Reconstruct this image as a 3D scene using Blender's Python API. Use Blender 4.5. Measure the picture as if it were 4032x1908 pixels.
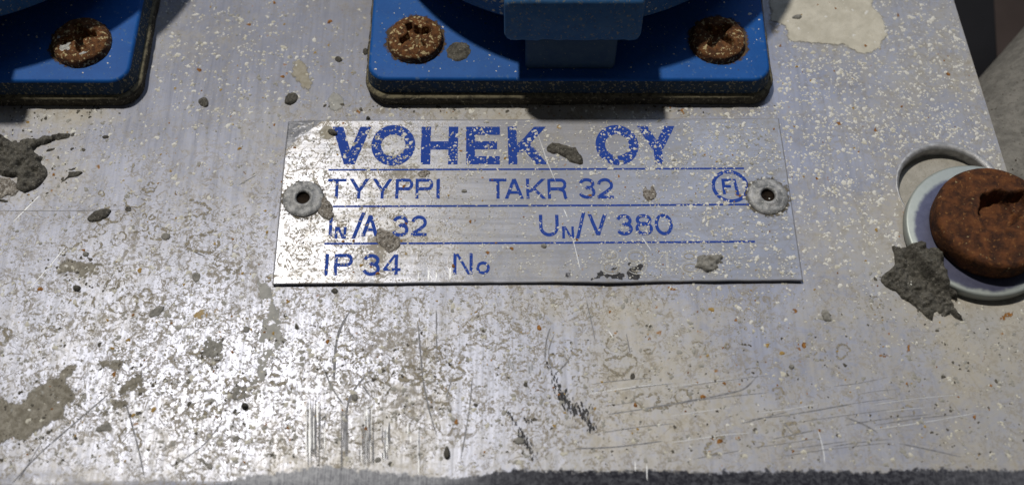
import bpy, math, random
import numpy as np
from mathutils import Vector, Matrix
from mathutils.geometry import delaunay_2d_cdt, tessellate_polygon

for o in list(bpy.data.objects):
    bpy.data.objects.remove(o)
random.seed(7)
rng = np.random.default_rng(11)
SC = bpy.context.scene
COL = SC.collection
S = 0.001                      # everything below is written in millimetres

# ------------------------------------------------------------------ camera
W, H, TH, F, D = 4032.0, 1908.0, math.radians(28), 4546.0, 182.0
FW = np.array([0, math.sin(TH), -math.cos(TH)])
UP = np.array([0, math.cos(TH), math.sin(TH)])
RT = np.array([1.0, 0, 0])
CAM = -FW * D
cam = bpy.data.cameras.new('camera')
cam.sensor_width = 36
cam.lens = 36 * F / W
cam.clip_start = 0.005
cam.clip_end = 20
cam.dof.use_dof = True
cam.dof.focus_distance = 0.186
cam.dof.aperture_fstop = 17
co = bpy.data.objects.new('camera', cam)
co.location = CAM * S
co.rotation_euler = (TH, 0, 0)
COL.objects.link(co)
SC.camera = co

# ------------------------------------------------------------------ world, lamps, exposure
w = bpy.data.worlds.new('World')
SC.world = w
w.use_nodes = True
bg = w.node_tree.nodes['Background']
bg.inputs[0].default_value = (0.92, 0.95, 1.0, 1)
bg.inputs[1].default_value = 0.05


def at(x, y, z=0.0):
    """point of the place seen at photograph position x, y on the level z (mm)"""
    d = RT * (x - W / 2) / F - UP * (y - H / 2) / F + FW
    return CAM + d * (z - CAM[2]) / d[2]


def proj(P):
    v = np.asarray(P, float) - CAM
    Z = v @ FW
    return W / 2 + F * (v @ RT) / Z, H / 2 - F * (v @ UP) / Z


def lamp(name, pos, target, power, size, color):
    l = bpy.data.lights.new(name, 'AREA')
    l.shape = 'DISK'
    l.size = size * S
    l.energy = power
    l.color = color
    ob = bpy.data.objects.new(name, l)
    ob.location = Vector(pos) * S
    dv = Vector(target) - Vector(pos)
    ob.rotation_euler = dv.to_track_quat('-Z', 'Y').to_euler()
    COL.objects.link(ob)


hot = at(1050, 1660)
LD = np.array([-0.225, 0.335, 0.955])
LD /= np.linalg.norm(LD)
sl = bpy.data.lights.new('work_lamp', 'SPOT')
sl.energy = 312.0
sl.shadow_soft_size = 0.078
sl.spot_size = math.radians(10.6)
sl.spot_blend = 1.0
sl.color = (1.0, 0.95, 0.86)
slo = bpy.data.objects.new('work_lamp', sl)
lp = hot + LD * 3000
slo.location = Vector(lp) * S
slo.rotation_euler = (Vector((-8, -30, 0)) - Vector(lp)).to_track_quat('-Z', 'Y').to_euler()
COL.objects.link(slo)
fill = np.array([0.30, 0.62, 0.80]); fill /= np.linalg.norm(fill)
lamp('cool_fill_lamp', np.array([20, 30, 0]) + fill * 1700, (20, 30, 0), 4.4, 1000, (0.58, 0.72, 1.0))  # unseen soft cool lamp, added for the bluish sheen on the metal
SC.view_settings.view_transform = 'Standard'
SC.view_settings.look = 'None'
SC.view_settings.exposure = 0.0
SC.view_settings.gamma = 1.0


# ------------------------------------------------------------------ numpy noise
def vnoise(x, y, seed=0):
    xi = np.floor(x).astype(np.int64)
    yi = np.floor(y).astype(np.int64)
    fx, fy = x - xi, y - yi
    fx = fx * fx * (3 - 2 * fx)
    fy = fy * fy * (3 - 2 * fy)

    def h(a, b):
        n = (a * 374761393 + b * 668265263 + seed * 974634777) & 0xffffffff
        n = ((n ^ (n >> 13)) * 1274126177) & 0xffffffff
        return ((n ^ (n >> 16)) & 0xffff) / 65535.0
    a, b, c, d = h(xi, yi), h(xi + 1, yi), h(xi, yi + 1), h(xi + 1, yi + 1)
    return (a * (1 - fx) + b * fx) * (1 - fy) + (c * (1 - fx) + d * fx) * fy


def fbm(x, y, seed=0, oct=4):
    x = np.asarray(x, float)
    y = np.asarray(y, float)
    r, a, t = 0, 0.5, 0
    for i in range(oct):
        r = r + a * vnoise(x * 2 ** i + 17.3 * i, y * 2 ** i - 9.1 * i, seed + i)
        t += a
        a *= 0.5
    return r / t


def sst(a, b, x):
    t = np.clip((x - a) / (b - a), 0, 1)
    return t * t * (3 - 2 * t)


# ------------------------------------------------------------------ material helper
class Mat:
    def __init__(self, name, bump_dist=0.05):
        self.m = bpy.data.materials.new(name)
        self.m.use_nodes = True
        self.t = self.m.node_tree
        self.p = self.t.nodes['Principled BSDF']
        tc = self.t.nodes.new('ShaderNodeTexCoord')
        mp = self.t.nodes.new('ShaderNodeVectorMath')
        mp.operation = 'SCALE'
        mp.inputs['Scale'].default_value = 1000.0
        self.t.links.new(tc.outputs['Object'], mp.inputs[0])
        self.mm = mp.outputs[0]

    def put(self, sock, v):
        if hasattr(v, 'links') or isinstance(v, bpy.types.NodeSocket):
            self.t.links.new(v, sock)
        elif isinstance(v, (tuple, list)) and len(v) == 3 and sock.type == 'RGBA':
            sock.default_value = (*v, 1)
        else:
            sock.default_value = v

    def stretch(self, sx, sy, sz=1.0, off=(0, 0, 0), rot=0):
        n = self.t.nodes.new('ShaderNodeMapping')
        self.put(n.inputs['Vector'], self.mm)
        n.inputs['Scale'].default_value = (sx, sy, sz)
        n.inputs['Location'].default_value = off
        n.inputs['Rotation'].default_value = (0, 0, rot)
        return n.outputs[0]

    def noise(self, scale, detail=3, rough=0.55, dist=0.0, vec=None, color=False):
        n = self.t.nodes.new('ShaderNodeTexNoise')
        self.put(n.inputs['Vector'], vec or self.mm)
        n.inputs['Scale'].default_value = scale
        n.inputs['Detail'].default_value = detail
        n.inputs['Roughness'].default_value = rough
        n.inputs['Distortion'].default_value = dist
        return n.outputs[1 if color else 0]

    def vor(self, scale, vec=None, feature='F1', rand=1.0, out='Distance'):
        n = self.t.nodes.new('ShaderNodeTexVoronoi')
        n.feature = feature
        self.put(n.inputs['Vector'], vec or self.mm)
        n.inputs['Scale'].default_value = scale
        n.inputs['Randomness'].default_value = rand
        return n.outputs[out]

    def warp(self, amt, scale, vec=None):
        c = self.noise(scale, 2, color=True, vec=vec)
        n = self.t.nodes.new('ShaderNodeVectorMath')
        n.operation = 'MULTIPLY_ADD'
        self.put(n.inputs[0], c)
        n.inputs[1].default_value = (amt, amt, amt)
        self.put(n.inputs[2], vec or self.mm)
        return n.outputs[0]

    def math(self, op, a, b=0.0, clamp=False):
        n = self.t.nodes.new('ShaderNodeMath')
        n.operation = op
        n.use_clamp = clamp
        self.put(n.inputs[0], a)
        self.put(n.inputs[1], b)
        return n.outputs[0]

    def rng(self, v, a, b, c=0.0, d=1.0, smooth=True):
        n = self.t.nodes.new('ShaderNodeMapRange')
        n.interpolation_type = 'SMOOTHSTEP' if smooth else 'LINEAR'
        self.put(n.inputs[0], v)
        for i, q in enumerate((a, b, c, d)):
            self.put(n.inputs[i + 1], q)
        return n.outputs[0]

    def mix(self, f, a, b):
        n = self.t.nodes.new('ShaderNodeMix')
        n.data_type = 'RGBA'
        self.put(n.inputs[0], f)
        self.put(n.inputs[6], a)
        self.put(n.inputs[7], b)
        return n.outputs[2]

    def mixf(self, f, a, b):
        n = self.t.nodes.new('ShaderNodeMix')
        n.data_type = 'FLOAT'
        self.put(n.inputs[0], f)
        self.put(n.inputs[2], a)
        self.put(n.inputs[3], b)
        return n.outputs[0]

    def attr(self, name):
        n = self.t.nodes.new('ShaderNodeAttribute')
        n.attribute_name = name
        return n.outputs['Fac']

    def bump(self, h, dist, strength=1.0, normal=None):
        n = self.t.nodes.new('ShaderNodeBump')
        n.inputs['Distance'].default_value = dist * S
        n.inputs['Strength'].default_value = strength
        self.put(n.inputs['Height'], h)
        if normal is not None:
            self.put(n.inputs['Normal'], normal)
        return n.outputs[0]

    def set(self, **k):
        names = dict(color='Base Color', metal='Metallic', rough='Roughness', normal='Normal', spec='Specular IOR Level',
                     aniso='Anisotropic', anrot='Anisotropic Rotation', tangent='Tangent', coat='Coat Weight')
        for a, v in k.items():
            self.put(self.p.inputs[names[a]], v)
        return self

    def tangent(self):
        n = self.t.nodes.new('ShaderNodeTangent')
        n.direction_type = 'UV_MAP'
        n.uv_map = 'UVMap'
        return n.outputs[0]


def metal_sheet(name, vertical, base, warm, r0, an, blister, shine):
    """weathered brushed aluminium with dust, pits, dried drop marks and rust pin-points"""
    M = Mat(name)
    dust, dirt, wear, soot, pit = M.attr('dust'), M.attr('dirt'), M.attr('wear'), M.attr('soot'), M.attr('pit')
    if vertical:
        g = M.noise(1.0, 3, 0.6, vec=M.stretch(4.0, 0.13))
        g2 = M.noise(1.0, 3, 0.6, vec=M.stretch(1.1, 0.05))
    else:
        g = M.noise(1.0, 3, 0.6, vec=M.stretch(0.16, 4.5))
        g2 = M.noise(1.0, 3, 0.6, vec=M.stretch(0.05, 1.6))
    big = M.noise(0.085, 4, 0.6)
    mid = M.noise(0.55, 5, 0.62, 0.8)
    fine = M.noise(1.8, 3, 0.55, 0.6)
    # film of dust
    dn = M.math('ADD', dust, M.math('MULTIPLY', M.math('SUBTRACT', fine, 0.5), 0.55))
    dn = M.math('ADD', dn, M.math('MULTIPLY', M.math('SUBTRACT', mid, 0.5), 1.3))
    film = M.rng(dn, -0.05, 0.95)
    # small pits and corrosion spots of mixed size
    wv = M.warp(0.55, 1.5)
    v1 = M.vor(1.0, wv)
    v2 = M.vor(1.9, wv)
    b1 = M.math('MULTIPLY', M.rng(v1, 0.16, 0.27, 1.0, 0.0), M.rng(M.noise(0.6, 3, 0.6), 0.42, 0.50))
    b2 = M.math('MULTIPLY', M.rng(v2, 0.17, 0.30, 1.0, 0.0), M.rng(M.noise(0.9, 3), 0.42, 0.52))
    patch = M.rng(M.noise(1.3, 5, 0.66, 1.2), 0.55, 0.60)
    bl = M.math('MULTIPLY', M.math('MAXIMUM', M.math('MAXIMUM', b1, b2), M.math('MULTIPLY', patch, 0.8)), M.math('MULTIPLY', pit, blister))
    # colours
    metal_c = M.mix(M.rng(big, 0.38, 0.62), base, tuple(c * 0.84 for c in base))
    metal_c = M.mix(M.rng(g2, 0.46, 0.72, 0.0, 0.6), metal_c, tuple(c * 0.66 for c in base))
    dust_c = M.mix(M.rng(big, 0.40, 0.60), (0.345, 0.335, 0.32), warm)
    dust_c = M.mix(M.rng(mid, 0.45, 0.75, 0.0, 0.5), dust_c, (0.24, 0.215, 0.17))
    bl_c = M.mix(M.rng(M.noise(0.6, 2), 0.42, 0.58), (0.30, 0.292, 0.272), (0.23, 0.208, 0.16))
    col = M.mix(film, metal_c, dust_c)
    col = M.mix(M.math('MULTIPLY', bl, 0.85), col, bl_c)
    # dried tide marks: the ragged outlines of old drops
    tn = M.noise(0.40, 4, 0.6, 0.7)
    tide = M.rng(M.math('ABSOLUTE', M.math('SUBTRACT', tn, 0.54)), 0.012, 0.040, 1.0, 0.0)
    tide = M.math('MULTIPLY', tide, M.rng(M.noise(0.16, 2, vec=M.stretch(1, 1, 1, (31, 7, 0))), 0.40, 0.48))
    tide = M.math('MULTIPLY', tide, M.rng(M.noise(1.5, 3), 0.36, 0.52))
    tn2 = M.noise(0.85, 3, 0.6, 0.5, vec=M.stretch(1, 1, 1, (3, 17, 0)))
    tide2 = M.math('MULTIPLY', M.rng(M.math('ABSOLUTE', M.math('SUBTRACT', tn2, 0.56)), 0.008, 0.034, 1.0, 0.0), M.rng(M.noise(0.22, 2, vec=M.stretch(1, 1, 1, (11, 3, 0))), 0.46, 0.54))
    tide = M.math('MAXIMUM', tide, tide2)
    soil = M.math('MULTIPLY', M.rng(dirt, 0.02, 0.3), M.rng(M.math('ADD', dirt, M.math('SUBTRACT', M.noise(0.9, 6, 0.72, 0.6), 0.5)), 0.26, 0.44))
    brown = M.math('MAXIMUM', M.math('MULTIPLY', M.math('MULTIPLY', tide, 0.85), M.math('POWER', pit, 0.6)), M.math('MULTIPLY', soil, 0.75))
    col = M.mix(brown, col, M.mix(fine, (0.12, 0.095, 0.055), (0.27, 0.235, 0.175)))
    # rust pin-points
    wr = M.warp(1.3, 0.9)
    vd = M.vor(0.48, wr)
    vc = M.vor(0.48, wr, out='Color')
    rr = M.math('MULTIPLY', M.math('POWER', vc, 3.5), 0.19)
    rust = M.math('MULTIPLY', M.rng(M.math('SUBTRACT', vd, rr), -0.03, 0.05, 1.0, 0.0), M.rng(vc, 0.45, 0.55))
    rust = M.math('MULTIPLY', rust, M.rng(M.noise(2.2, 3), 0.34, 0.56))
    col = M.mix(rust, col, M.mix(fine, (0.13, 0.05, 0.012), (0.40, 0.21, 0.06)))
    # rubbed, sooty metal (bent edge, gouges)
    wf = M.rng(M.math('ADD', wear, M.math('MULTIPLY', M.math('SUBTRACT', M.noise(0.9, 5, 0.7), 0.5), 0.9)), 0.45, 0.62)
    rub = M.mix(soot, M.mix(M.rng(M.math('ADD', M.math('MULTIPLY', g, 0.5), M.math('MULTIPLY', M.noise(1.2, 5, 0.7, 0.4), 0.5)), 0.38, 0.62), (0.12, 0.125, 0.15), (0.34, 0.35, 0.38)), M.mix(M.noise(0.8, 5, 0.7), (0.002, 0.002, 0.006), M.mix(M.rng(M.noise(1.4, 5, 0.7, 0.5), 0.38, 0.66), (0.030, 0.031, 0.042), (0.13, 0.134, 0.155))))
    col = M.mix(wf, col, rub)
    cov = M.math('MAXIMUM', M.math('MAXIMUM', M.math('MULTIPLY', bl, 0.9), brown), M.math('MAXIMUM', rust, M.math('MULTIPLY', film, 0.55)))
    cov = M.mixf(wf, cov, M.mixf(soot, 0.55, 0.85))
    ht = M.math('ADD', M.math('MULTIPLY', cov, 0.5), M.math('MULTIPLY', fine, 0.25))
    n1 = M.bump(g, 0.005, 0.35)
    n2 = M.bump(ht, 0.022, 0.6, n1)
    met = M.math('MULTIPLY', M.math('SUBTRACT', 1.0, cov, True), M.rng(g2, 0.35, 0.65, shine * 1.25, shine * 0.7))
    M.set(color=col, metal=met, rough=M.mixf(cov, M.rng(g, 0.3, 0.7, r0 - 0.04, r0 + 0.05), 0.6), normal=n2, spec=M.mixf(M.math('MULTIPLY', wf, soot), 0.3, 0.05),
          aniso=an, anrot=0.0 if vertical else 0.25, tangent=M.tangent())
    return M.m


MAT = {}
MAT['panel'] = metal_sheet('weathered_aluminium', True, (0.285, 0.30, 0.375), (0.38, 0.352, 0.30), 0.31, 0.45, 0.62, 0.15)
MAT['plate'] = metal_sheet('nameplate_aluminium', False, (0.385, 0.395, 0.45), (0.37, 0.35, 0.305), 0.31, 0.75, 0.6, 0.34)


def simple(name, c0, c1, scale, rough=0.8, metal=0.0, bump=0.05, speck=None, speck_scale=2.0, speck_amt=0.5, spec=0.3, fines=4.0, dark=None, film=False, top=None):
    M = Mat(name)
    n = M.noise(scale, 5, 0.65, 0.3)
    f = M.noise(fines, 4, 0.7)
    col = M.mix(M.rng(n, 0.32, 0.68), c0, c1)
    if dark:
        col = M.mix(M.rng(f, 0.55, 0.72), col, dark)
    met, rg = metal, rough
    if speck:
        v = M.noise(speck_scale, 3, 0.6)
        sf = M.rng(v, 0.66 - 0.16 * speck_amt, 0.71 - 0.16 * speck_amt)
        col = M.mix(sf, col, speck)
        rg = M.mixf(sf, rough, 0.85)
        met = M.mixf(sf, metal, 0.0)
    if top:
        ge = M.t.nodes.new('ShaderNodeNewGeometry')
        sp = M.t.nodes.new('ShaderNodeSeparateXYZ')
        M.t.links.new(ge.outputs['Normal'], sp.inputs[0])
        tf = M.math('MULTIPLY', M.rng(sp.outputs['Z'], 0.45, 0.9), M.rng(M.noise(1.2, 4, 0.65), 0.30, 0.60))
        col = M.mix(tf, col, top)
    if film:
        e = M.math('ADD', M.math('MULTIPLY', M.attr('edge'), 1.5), M.math('MULTIPLY', M.math('SUBTRACT', M.noise(1.5, 5, 0.68, 0.4), 0.5), film))
        M.put(M.p.inputs['Alpha'], M.rng(e, 0.22, 0.75))
    h = M.math('ADD', n, M.math('MULTIPLY', f, 0.5))
    M.set(color=col, rough=rg, metal=met, spec=spec, normal=M.bump(h, bump, 0.9))
    return M.m


MAT['mortar_dark'] = simple('dark_mortar', (0.048, 0.045, 0.039), (0.135, 0.127, 0.108), 1.3, 0.9, bump=0.35, speck=(0.22, 0.21, 0.185), speck_scale=3.5, speck_amt=0.3, dark=(0.035, 0.032, 0.028))
MAT['mortar_grey'] = simple('grey_mortar', (0.17, 0.165, 0.15), (0.28, 0.27, 0.245), 1.3, 0.9, bump=0.2, dark=(0.12, 0.11, 0.095))
MAT['mortar_grit'] = simple('gritty_mortar', (0.10, 0.085, 0.068), (0.33, 0.30, 0.265), 2.4, 0.9, bump=0.3, speck=(0.45, 0.43, 0.40), speck_scale=3.2, speck_amt=0.6, dark=(0.05, 0.042, 0.035))
MAT['tan'] = simple('tan_splash', (0.27, 0.245, 0.19), (0.36, 0.335, 0.28), 0.9, 0.9, bump=0.1, film=2.2)
MAT['stamp_lip'] = simple('stamp_lip', (0.36, 0.36, 0.35), (0.48, 0.47, 0.45), 1.5, 0.6, 0.2, bump=0.03)
MAT['groove'] = simple('dusty_groove', (0.27, 0.245, 0.19), (0.36, 0.335, 0.28), 0.9, 0.9, bump=0.1)
MAT['cream'] = simple('cream_plaster', (0.45, 0.425, 0.355), (0.57, 0.54, 0.46), 0.35, 0.9, bump=0.12, dark=(0.40, 0.36, 0.28), film=1.2)
MAT['wash'] = simple('pale_wash', (0.27, 0.27, 0.255), (0.36, 0.355, 0.335), 0.8, 0.8, bump=0.06, film=0.9)
MAT['stain'] = simple('brown_stain', (0.15, 0.135, 0.105), (0.29, 0.27, 0.23), 0.9, 0.85, bump=0.12, dark=(0.09, 0.08, 0.06), film=3.0, speck=(0.05, 0.045, 0.038), speck_scale=1.6, speck_amt=0.2)
MAT['black'] = simple('black_paint', (0.012, 0.012, 0.014), (0.035, 0.035, 0.04), 2.0, 0.6, bump=0.12, film=0.9)
MAT['black_flake'] = simple('black_flake', (0.012, 0.012, 0.014), (0.05, 0.05, 0.055), 2.0, 0.6, bump=0.12)
MAT['rust_spot'] = simple('rust_spot', (0.19, 0.075, 0.018), (0.36, 0.18, 0.05), 2.0, 0.85, bump=0.1, dark=(0.09, 0.035, 0.012), film=1.3)
MAT['ochre'] = simple('ochre_stain', (0.33, 0.21, 0.07), (0.38, 0.30, 0.18), 1.5, 0.85, bump=0.06, film=1.5)
MAT['speck_white'] = simple('white_lime', (0.58, 0.57, 0.53), (0.68, 0.67, 0.63), 2.0, 0.8, bump=0.03)
MAT['speck_cream'] = simple('cream_lime', (0.46, 0.44, 0.37), (0.56, 0.54, 0.47), 2.0, 0.8, bump=0.03)
MAT['speck_grey'] = simple('grey_cement', (0.25, 0.245, 0.225), (0.34, 0.33, 0.30), 2.0, 0.85, bump=0.03)
MAT['speck_dark'] = simple('dark_cement', (0.05, 0.046, 0.04), (0.11, 0.10, 0.08), 2.0, 0.85, bump=0.03)
MAT['blue'] = simple('blue_plastic', (0.007, 0.075, 0.29), (0.009, 0.088, 0.33), 0.3, 0.55, bump=0.02, speck=(0.06, 0.13, 0.30), speck_scale=1.1, speck_amt=0.35, spec=0.15, fines=2.5, dark=(0.006, 0.06, 0.235))
MAT['blue_dusty'] = simple('dusty_blue_plastic', (0.022, 0.105, 0.27), (0.045, 0.13, 0.28), 0.5, 0.7, bump=0.04, speck=(0.22, 0.22, 0.19), speck_scale=2.0, speck_amt=0.35, spec=0.3, fines=1.5, dark=(0.045, 0.075, 0.12))
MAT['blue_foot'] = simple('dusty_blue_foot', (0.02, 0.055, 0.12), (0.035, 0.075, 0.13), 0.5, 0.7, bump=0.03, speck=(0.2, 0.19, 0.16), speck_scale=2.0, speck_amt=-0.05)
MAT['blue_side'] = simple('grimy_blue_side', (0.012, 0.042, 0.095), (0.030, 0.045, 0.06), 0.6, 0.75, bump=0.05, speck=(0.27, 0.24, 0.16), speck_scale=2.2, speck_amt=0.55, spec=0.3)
MAT['rubber'] = simple('grimy_rubber', (0.030, 0.026, 0.02), (0.075, 0.066, 0.045), 0.9, 0.85, bump=0.1, speck=(0.30, 0.27, 0.19), speck_scale=2.2, speck_amt=0.4, top=(0.17, 0.15, 0.095))
MAT['rust_screw'] = simple('rusty_screw_steel', (0.045, 0.018, 0.008), (0.16, 0.066, 0.022), 1.1, 0.85, bump=0.25, speck=(0.46, 0.37, 0.20), speck_scale=1.6, speck_amt=0.62, dark=(0.24, 0.115, 0.03))
MAT['rust_bolt'] = simple('deep_rust', (0.028, 0.010, 0.005), (0.125, 0.043, 0.013), 0.5, 0.85, bump=0.4, fines=1.5, dark=(0.22, 0.095, 0.028), speck=(0.30, 0.22, 0.11), speck_scale=1.3, speck_amt=-0.1)
MAT['screw_zinc'] = simple('bare_zinc', (0.28, 0.28, 0.27), (0.42, 0.42, 0.40), 2.0, 0.7, bump=0.15, speck=(0.6, 0.58, 0.52), speck_scale=3.0, speck_amt=0.6)
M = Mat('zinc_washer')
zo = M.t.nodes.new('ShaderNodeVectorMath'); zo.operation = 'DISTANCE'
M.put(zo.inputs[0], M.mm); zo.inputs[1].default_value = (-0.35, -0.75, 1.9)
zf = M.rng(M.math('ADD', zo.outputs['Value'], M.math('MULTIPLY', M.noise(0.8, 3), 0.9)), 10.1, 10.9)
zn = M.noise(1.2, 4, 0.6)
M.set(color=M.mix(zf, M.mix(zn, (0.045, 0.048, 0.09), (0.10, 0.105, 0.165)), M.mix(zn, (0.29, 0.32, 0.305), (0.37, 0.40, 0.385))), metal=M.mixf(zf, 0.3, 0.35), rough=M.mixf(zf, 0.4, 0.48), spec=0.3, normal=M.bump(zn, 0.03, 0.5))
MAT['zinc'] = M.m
MAT['rivet'] = simple('rivet_aluminium', (0.14, 0.145, 0.15), (0.38, 0.38, 0.385), 0.7, 0.6, 0.3, bump=0.1, speck=(0.44, 0.44, 0.42), speck_scale=2.2, speck_amt=0.45, dark=(0.10, 0.10, 0.10))
MAT['hole'] = simple('bore_shade', (0.008, 0.006, 0.005), (0.025, 0.018, 0.013), 2.0, 0.9, spec=0.05)  # near-black colour stands for the shade of a deeper rivet bore
MAT['bright_edge'] = simple('cut_metal', (0.24, 0.24, 0.245), (0.40, 0.40, 0.41), 1.0, 0.5, 0.5, bump=0.06)
MAT['sub'] = simple('dusty_backing', (0.30, 0.285, 0.25), (0.38, 0.36, 0.32), 0.6, 0.85, bump=0.1, dark=(0.2, 0.17, 0.12))
MAT['pipe'] = simple('dusty_cast_pipe', (0.13, 0.124, 0.112), (0.21, 0.20, 0.18), 0.5, 0.9, bump=0.3, speck=(0.03, 0.022, 0.015), speck_scale=0.9, speck_amt=0.0, dark=(0.08, 0.072, 0.06), fines=1.6)
MAT['backdrop'] = simple('dark_brown_ground', (0.050, 0.036, 0.032), (0.065, 0.048, 0.042), 0.05, 0.9, bump=0.1)
MAT['void'] = simple('black_gap', (0.006, 0.006, 0.008), (0.009, 0.009, 0.012), 0.05, 0.9)
MAT['scratch_dark'] = simple('dull_scratch', (0.15, 0.15, 0.16), (0.27, 0.27, 0.285), 1.5, 0.9, 0.0, bump=0.03, spec=0.05)
MAT['scratch_bright'] = simple('bright_scratch', (0.45, 0.46, 0.48), (0.58, 0.59, 0.60), 1.5, 0.5, 0.4, bump=0.03)

# blue print with worn-through points
M = Mat('blue_print')
wn = M.noise(2.6, 4, 0.65)
wf = M.rng(wn, 0.63, 0.68)
M.set(color=M.mix(wf, M.mix(M.noise(0.5, 2), (0.010, 0.042, 0.25), (0.015, 0.058, 0.32)), (0.40, 0.40, 0.42)), rough=M.mixf(wf, 0.65, 0.7), spec=0.12,
      normal=M.bump(wn, 0.03, 0.6))
MAT['print'] = M.m


# ------------------------------------------------------------------ object helpers
def link(name, verts, faces, mat, parent=None, smooth=True, label=None, cat=None, group=None, kind=None, mats=None, fmat=None):
    me = bpy.data.meshes.new(name)
    me.from_pydata([tuple(np.asarray(v, float) * S) for v in verts], [], faces)
    for m in (mats or [mat]):
        me.materials.append(m if not isinstance(m, str) else MAT[m])
    if fmat is not None:
        me.polygons.foreach_set('material_index', np.asarray(fmat, np.int32))
    me.polygons.foreach_set('use_smooth', [smooth] * len(me.polygons))
    me.update()
    o = bpy.data.objects.new(name, me)
    COL.objects.link(o)
    if parent is not None:
        o.parent = parent
    tag(o, label, cat, group, kind)
    return o


def tag(o, label=None, cat=None, group=None, kind=None):
    if label: o['label'] = label
    if cat: o['category'] = cat
    if group: o['group'] = group
    if kind: o['kind'] = kind
    return o


def empty(name, loc, label, cat, group=None):
    o = bpy.data.objects.new(name, None)
    o.location = Vector(loc) * S
    o.empty_display_size = 0.005
    COL.objects.link(o)
    return tag(o, label, cat, group)


def inpoly(px, py, poly):
    x, y = np.asarray(px), np.asarray(py)
    c = np.zeros(x.shape, bool)
    n = len(poly)
    for i in range(n):
        x0, y0 = poly[i][:2]
        x1, y1 = poly[(i + 1) % n][:2]
        if y0 == y1: continue
        c ^= ((y0 > y) != (y1 > y)) & (x < (x1 - x0) * (y - y0) / (y1 - y0) + x0)
    return c


def edgedist(px, py, poly):
    P = np.stack([px, py], -1)
    d = np.full(P.shape[0], 1e9)
    n = len(poly)
    for i in range(n):
        a = np.array(poly[i][:2]); b = np.array(poly[(i + 1) % n][:2])
        ab = b - a
        t = np.clip(((P - a) @ ab) / max(ab @ ab, 1e-12), 0, 1)
        d = np.minimum(d, np.linalg.norm(P - a - t[:, None] * ab, axis=1))
    return d


def roughen(poly, step, amp, seed):
    """smooth closed outline, then small ragged offsets"""
    P = np.array([p[:2] for p in poly], float)
    n = len(P)
    out = []
    for i in range(n):
        p0, p1, p2, p3 = P[i - 1], P[i], P[(i + 1) % n], P[(i + 2) % n]
        k = max(1, int(np.linalg.norm(p2 - p1) / step))
        for j in range(k):
            t = j / k
            out.append(0.5 * (2 * p1 + (p2 - p0) * t + (2 * p0 - 5 * p1 + 4 * p2 - p3) * t * t + (3 * p1 - p0 - 3 * p2 + p3) * t ** 3))
    Q = np.array(out)
    s = 0.9 / max(step, 0.05) * 0.35
    dx = fbm(Q[:, 0] * s, Q[:, 1] * s, seed, 3) - 0.5
    dy = fbm(Q[:, 0] * s + 40, Q[:, 1] * s + 11, seed + 5, 3) - 0.5
    return Q + np.stack([dx, dy], -1) * amp * 2


def flat0(x, y):
    return np.zeros_like(np.asarray(x, float))


SEED = [100]


def blob(name, outline, mat, height=0.3, edge=0.6, rough=0.1, rag=0.25, res=None, base=flat0, z=0.0, pits=(), parent=None, mm=False, **tags):
    """a splash or lump with the outline it has in the photograph, standing on the surface `base`"""
    SEED[0] += 13
    sd = SEED[0]
    P = [p for p in outline] if mm else [at(px, py, z)[:2] for px, py in outline]
    P = np.array(P)
    ext = max(np.ptp(P[:, 0]), np.ptp(P[:, 1]))
    res = res or min(max(ext / 26, 0.12), 0.42)
    Q = roughen(P, res, rag, sd)
    gx, gy = np.meshgrid(np.arange(Q[:, 0].min(), Q[:, 0].max(), res), np.arange(Q[:, 1].min(), Q[:, 1].max(), res * 0.87))
    gx = gx + (np.arange(gx.shape[0]) % 2)[:, None] * res * 0.5
    gx, gy = gx.ravel() + rng.uniform(-.15, .15, gx.size) * res, gy.ravel() + rng.uniform(-.15, .15, gy.size) * res
    k = inpoly(gx, gy, Q)
    gx, gy = gx[k], gy[k]
    if len(gx):
        k = edgedist(gx, gy, Q) > res * 0.45
        gx, gy = gx[k], gy[k]
    pts = [Vector(p) for p in Q] + [Vector(p) for p in zip(gx, gy)]
    nb = len(Q)
    v, e, f, *_ = delaunay_2d_cdt(pts, [], [list(range(nb))], 1, 1e-5)
    V = np.array([tuple(p) for p in v])
    d = edgedist(V[:, 0], V[:, 1], Q)
    prof = np.sqrt(np.clip(d / edge, 0, 1) * (2 - np.clip(d / edge, 0, 1)))
    nz = fbm(V[:, 0] * 0.8, V[:, 1] * 0.8, sd, 5) - 0.5
    n2 = fbm(V[:, 0] * 2.6, V[:, 1] * 2.6, sd + 3, 3) - 0.5
    if height > 0.5: n2 = n2 + 0.8 * np.minimum(0, fbm(V[:, 0] * 1.3, V[:, 1] * 1.3, sd + 8, 3) - 0.45) * 2
    h = prof * (height * (1 + 0.9 * nz) + rough * (nz + n2) * 1.6)
    for (cx, cy, r, dep) in pits:
        c = at(cx, cy, z)
        q = np.hypot(V[:, 0] - c[0], V[:, 1] - c[1]) / r
        h = h - dep * np.exp(-q ** 4)
    h = np.maximum(h, 0.012 * prof)
    zz = base(V[:, 0], V[:, 1]) + z + h - 0.015 * (prof < 0.02)
    c = V.mean(0)
    ed = np.clip(d / max(edge * 1.7, 0.2), 0, 1)
    o = link(name, np.c_[V, zz] - (np.array([c[0], c[1], 0]) if parent is None else 0), [list(q) for q in f], mat, parent, **tags)
    ea = o.data.attributes.new('edge', 'FLOAT', 'POINT')
    ea.data.foreach_set('value', ed.astype(np.float32))
    if parent is None:
        o.location = Vector((c[0], c[1], 0)) * S
    return o


def oval(cx, cy, rx, ry, rot=0.0, n=14, tear=0.0):
    a = math.radians(rot)
    out = []
    for i in range(n):
        t = 2 * math.pi * i / n
        x, y = rx * math.cos(t), ry * math.sin(t) * (1 - tear * math.cos(t))
        out.append((cx + x * math.cos(a) + y * math.sin(a), cy - x * math.sin(a) + y * math.cos(a)))
    return out


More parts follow.
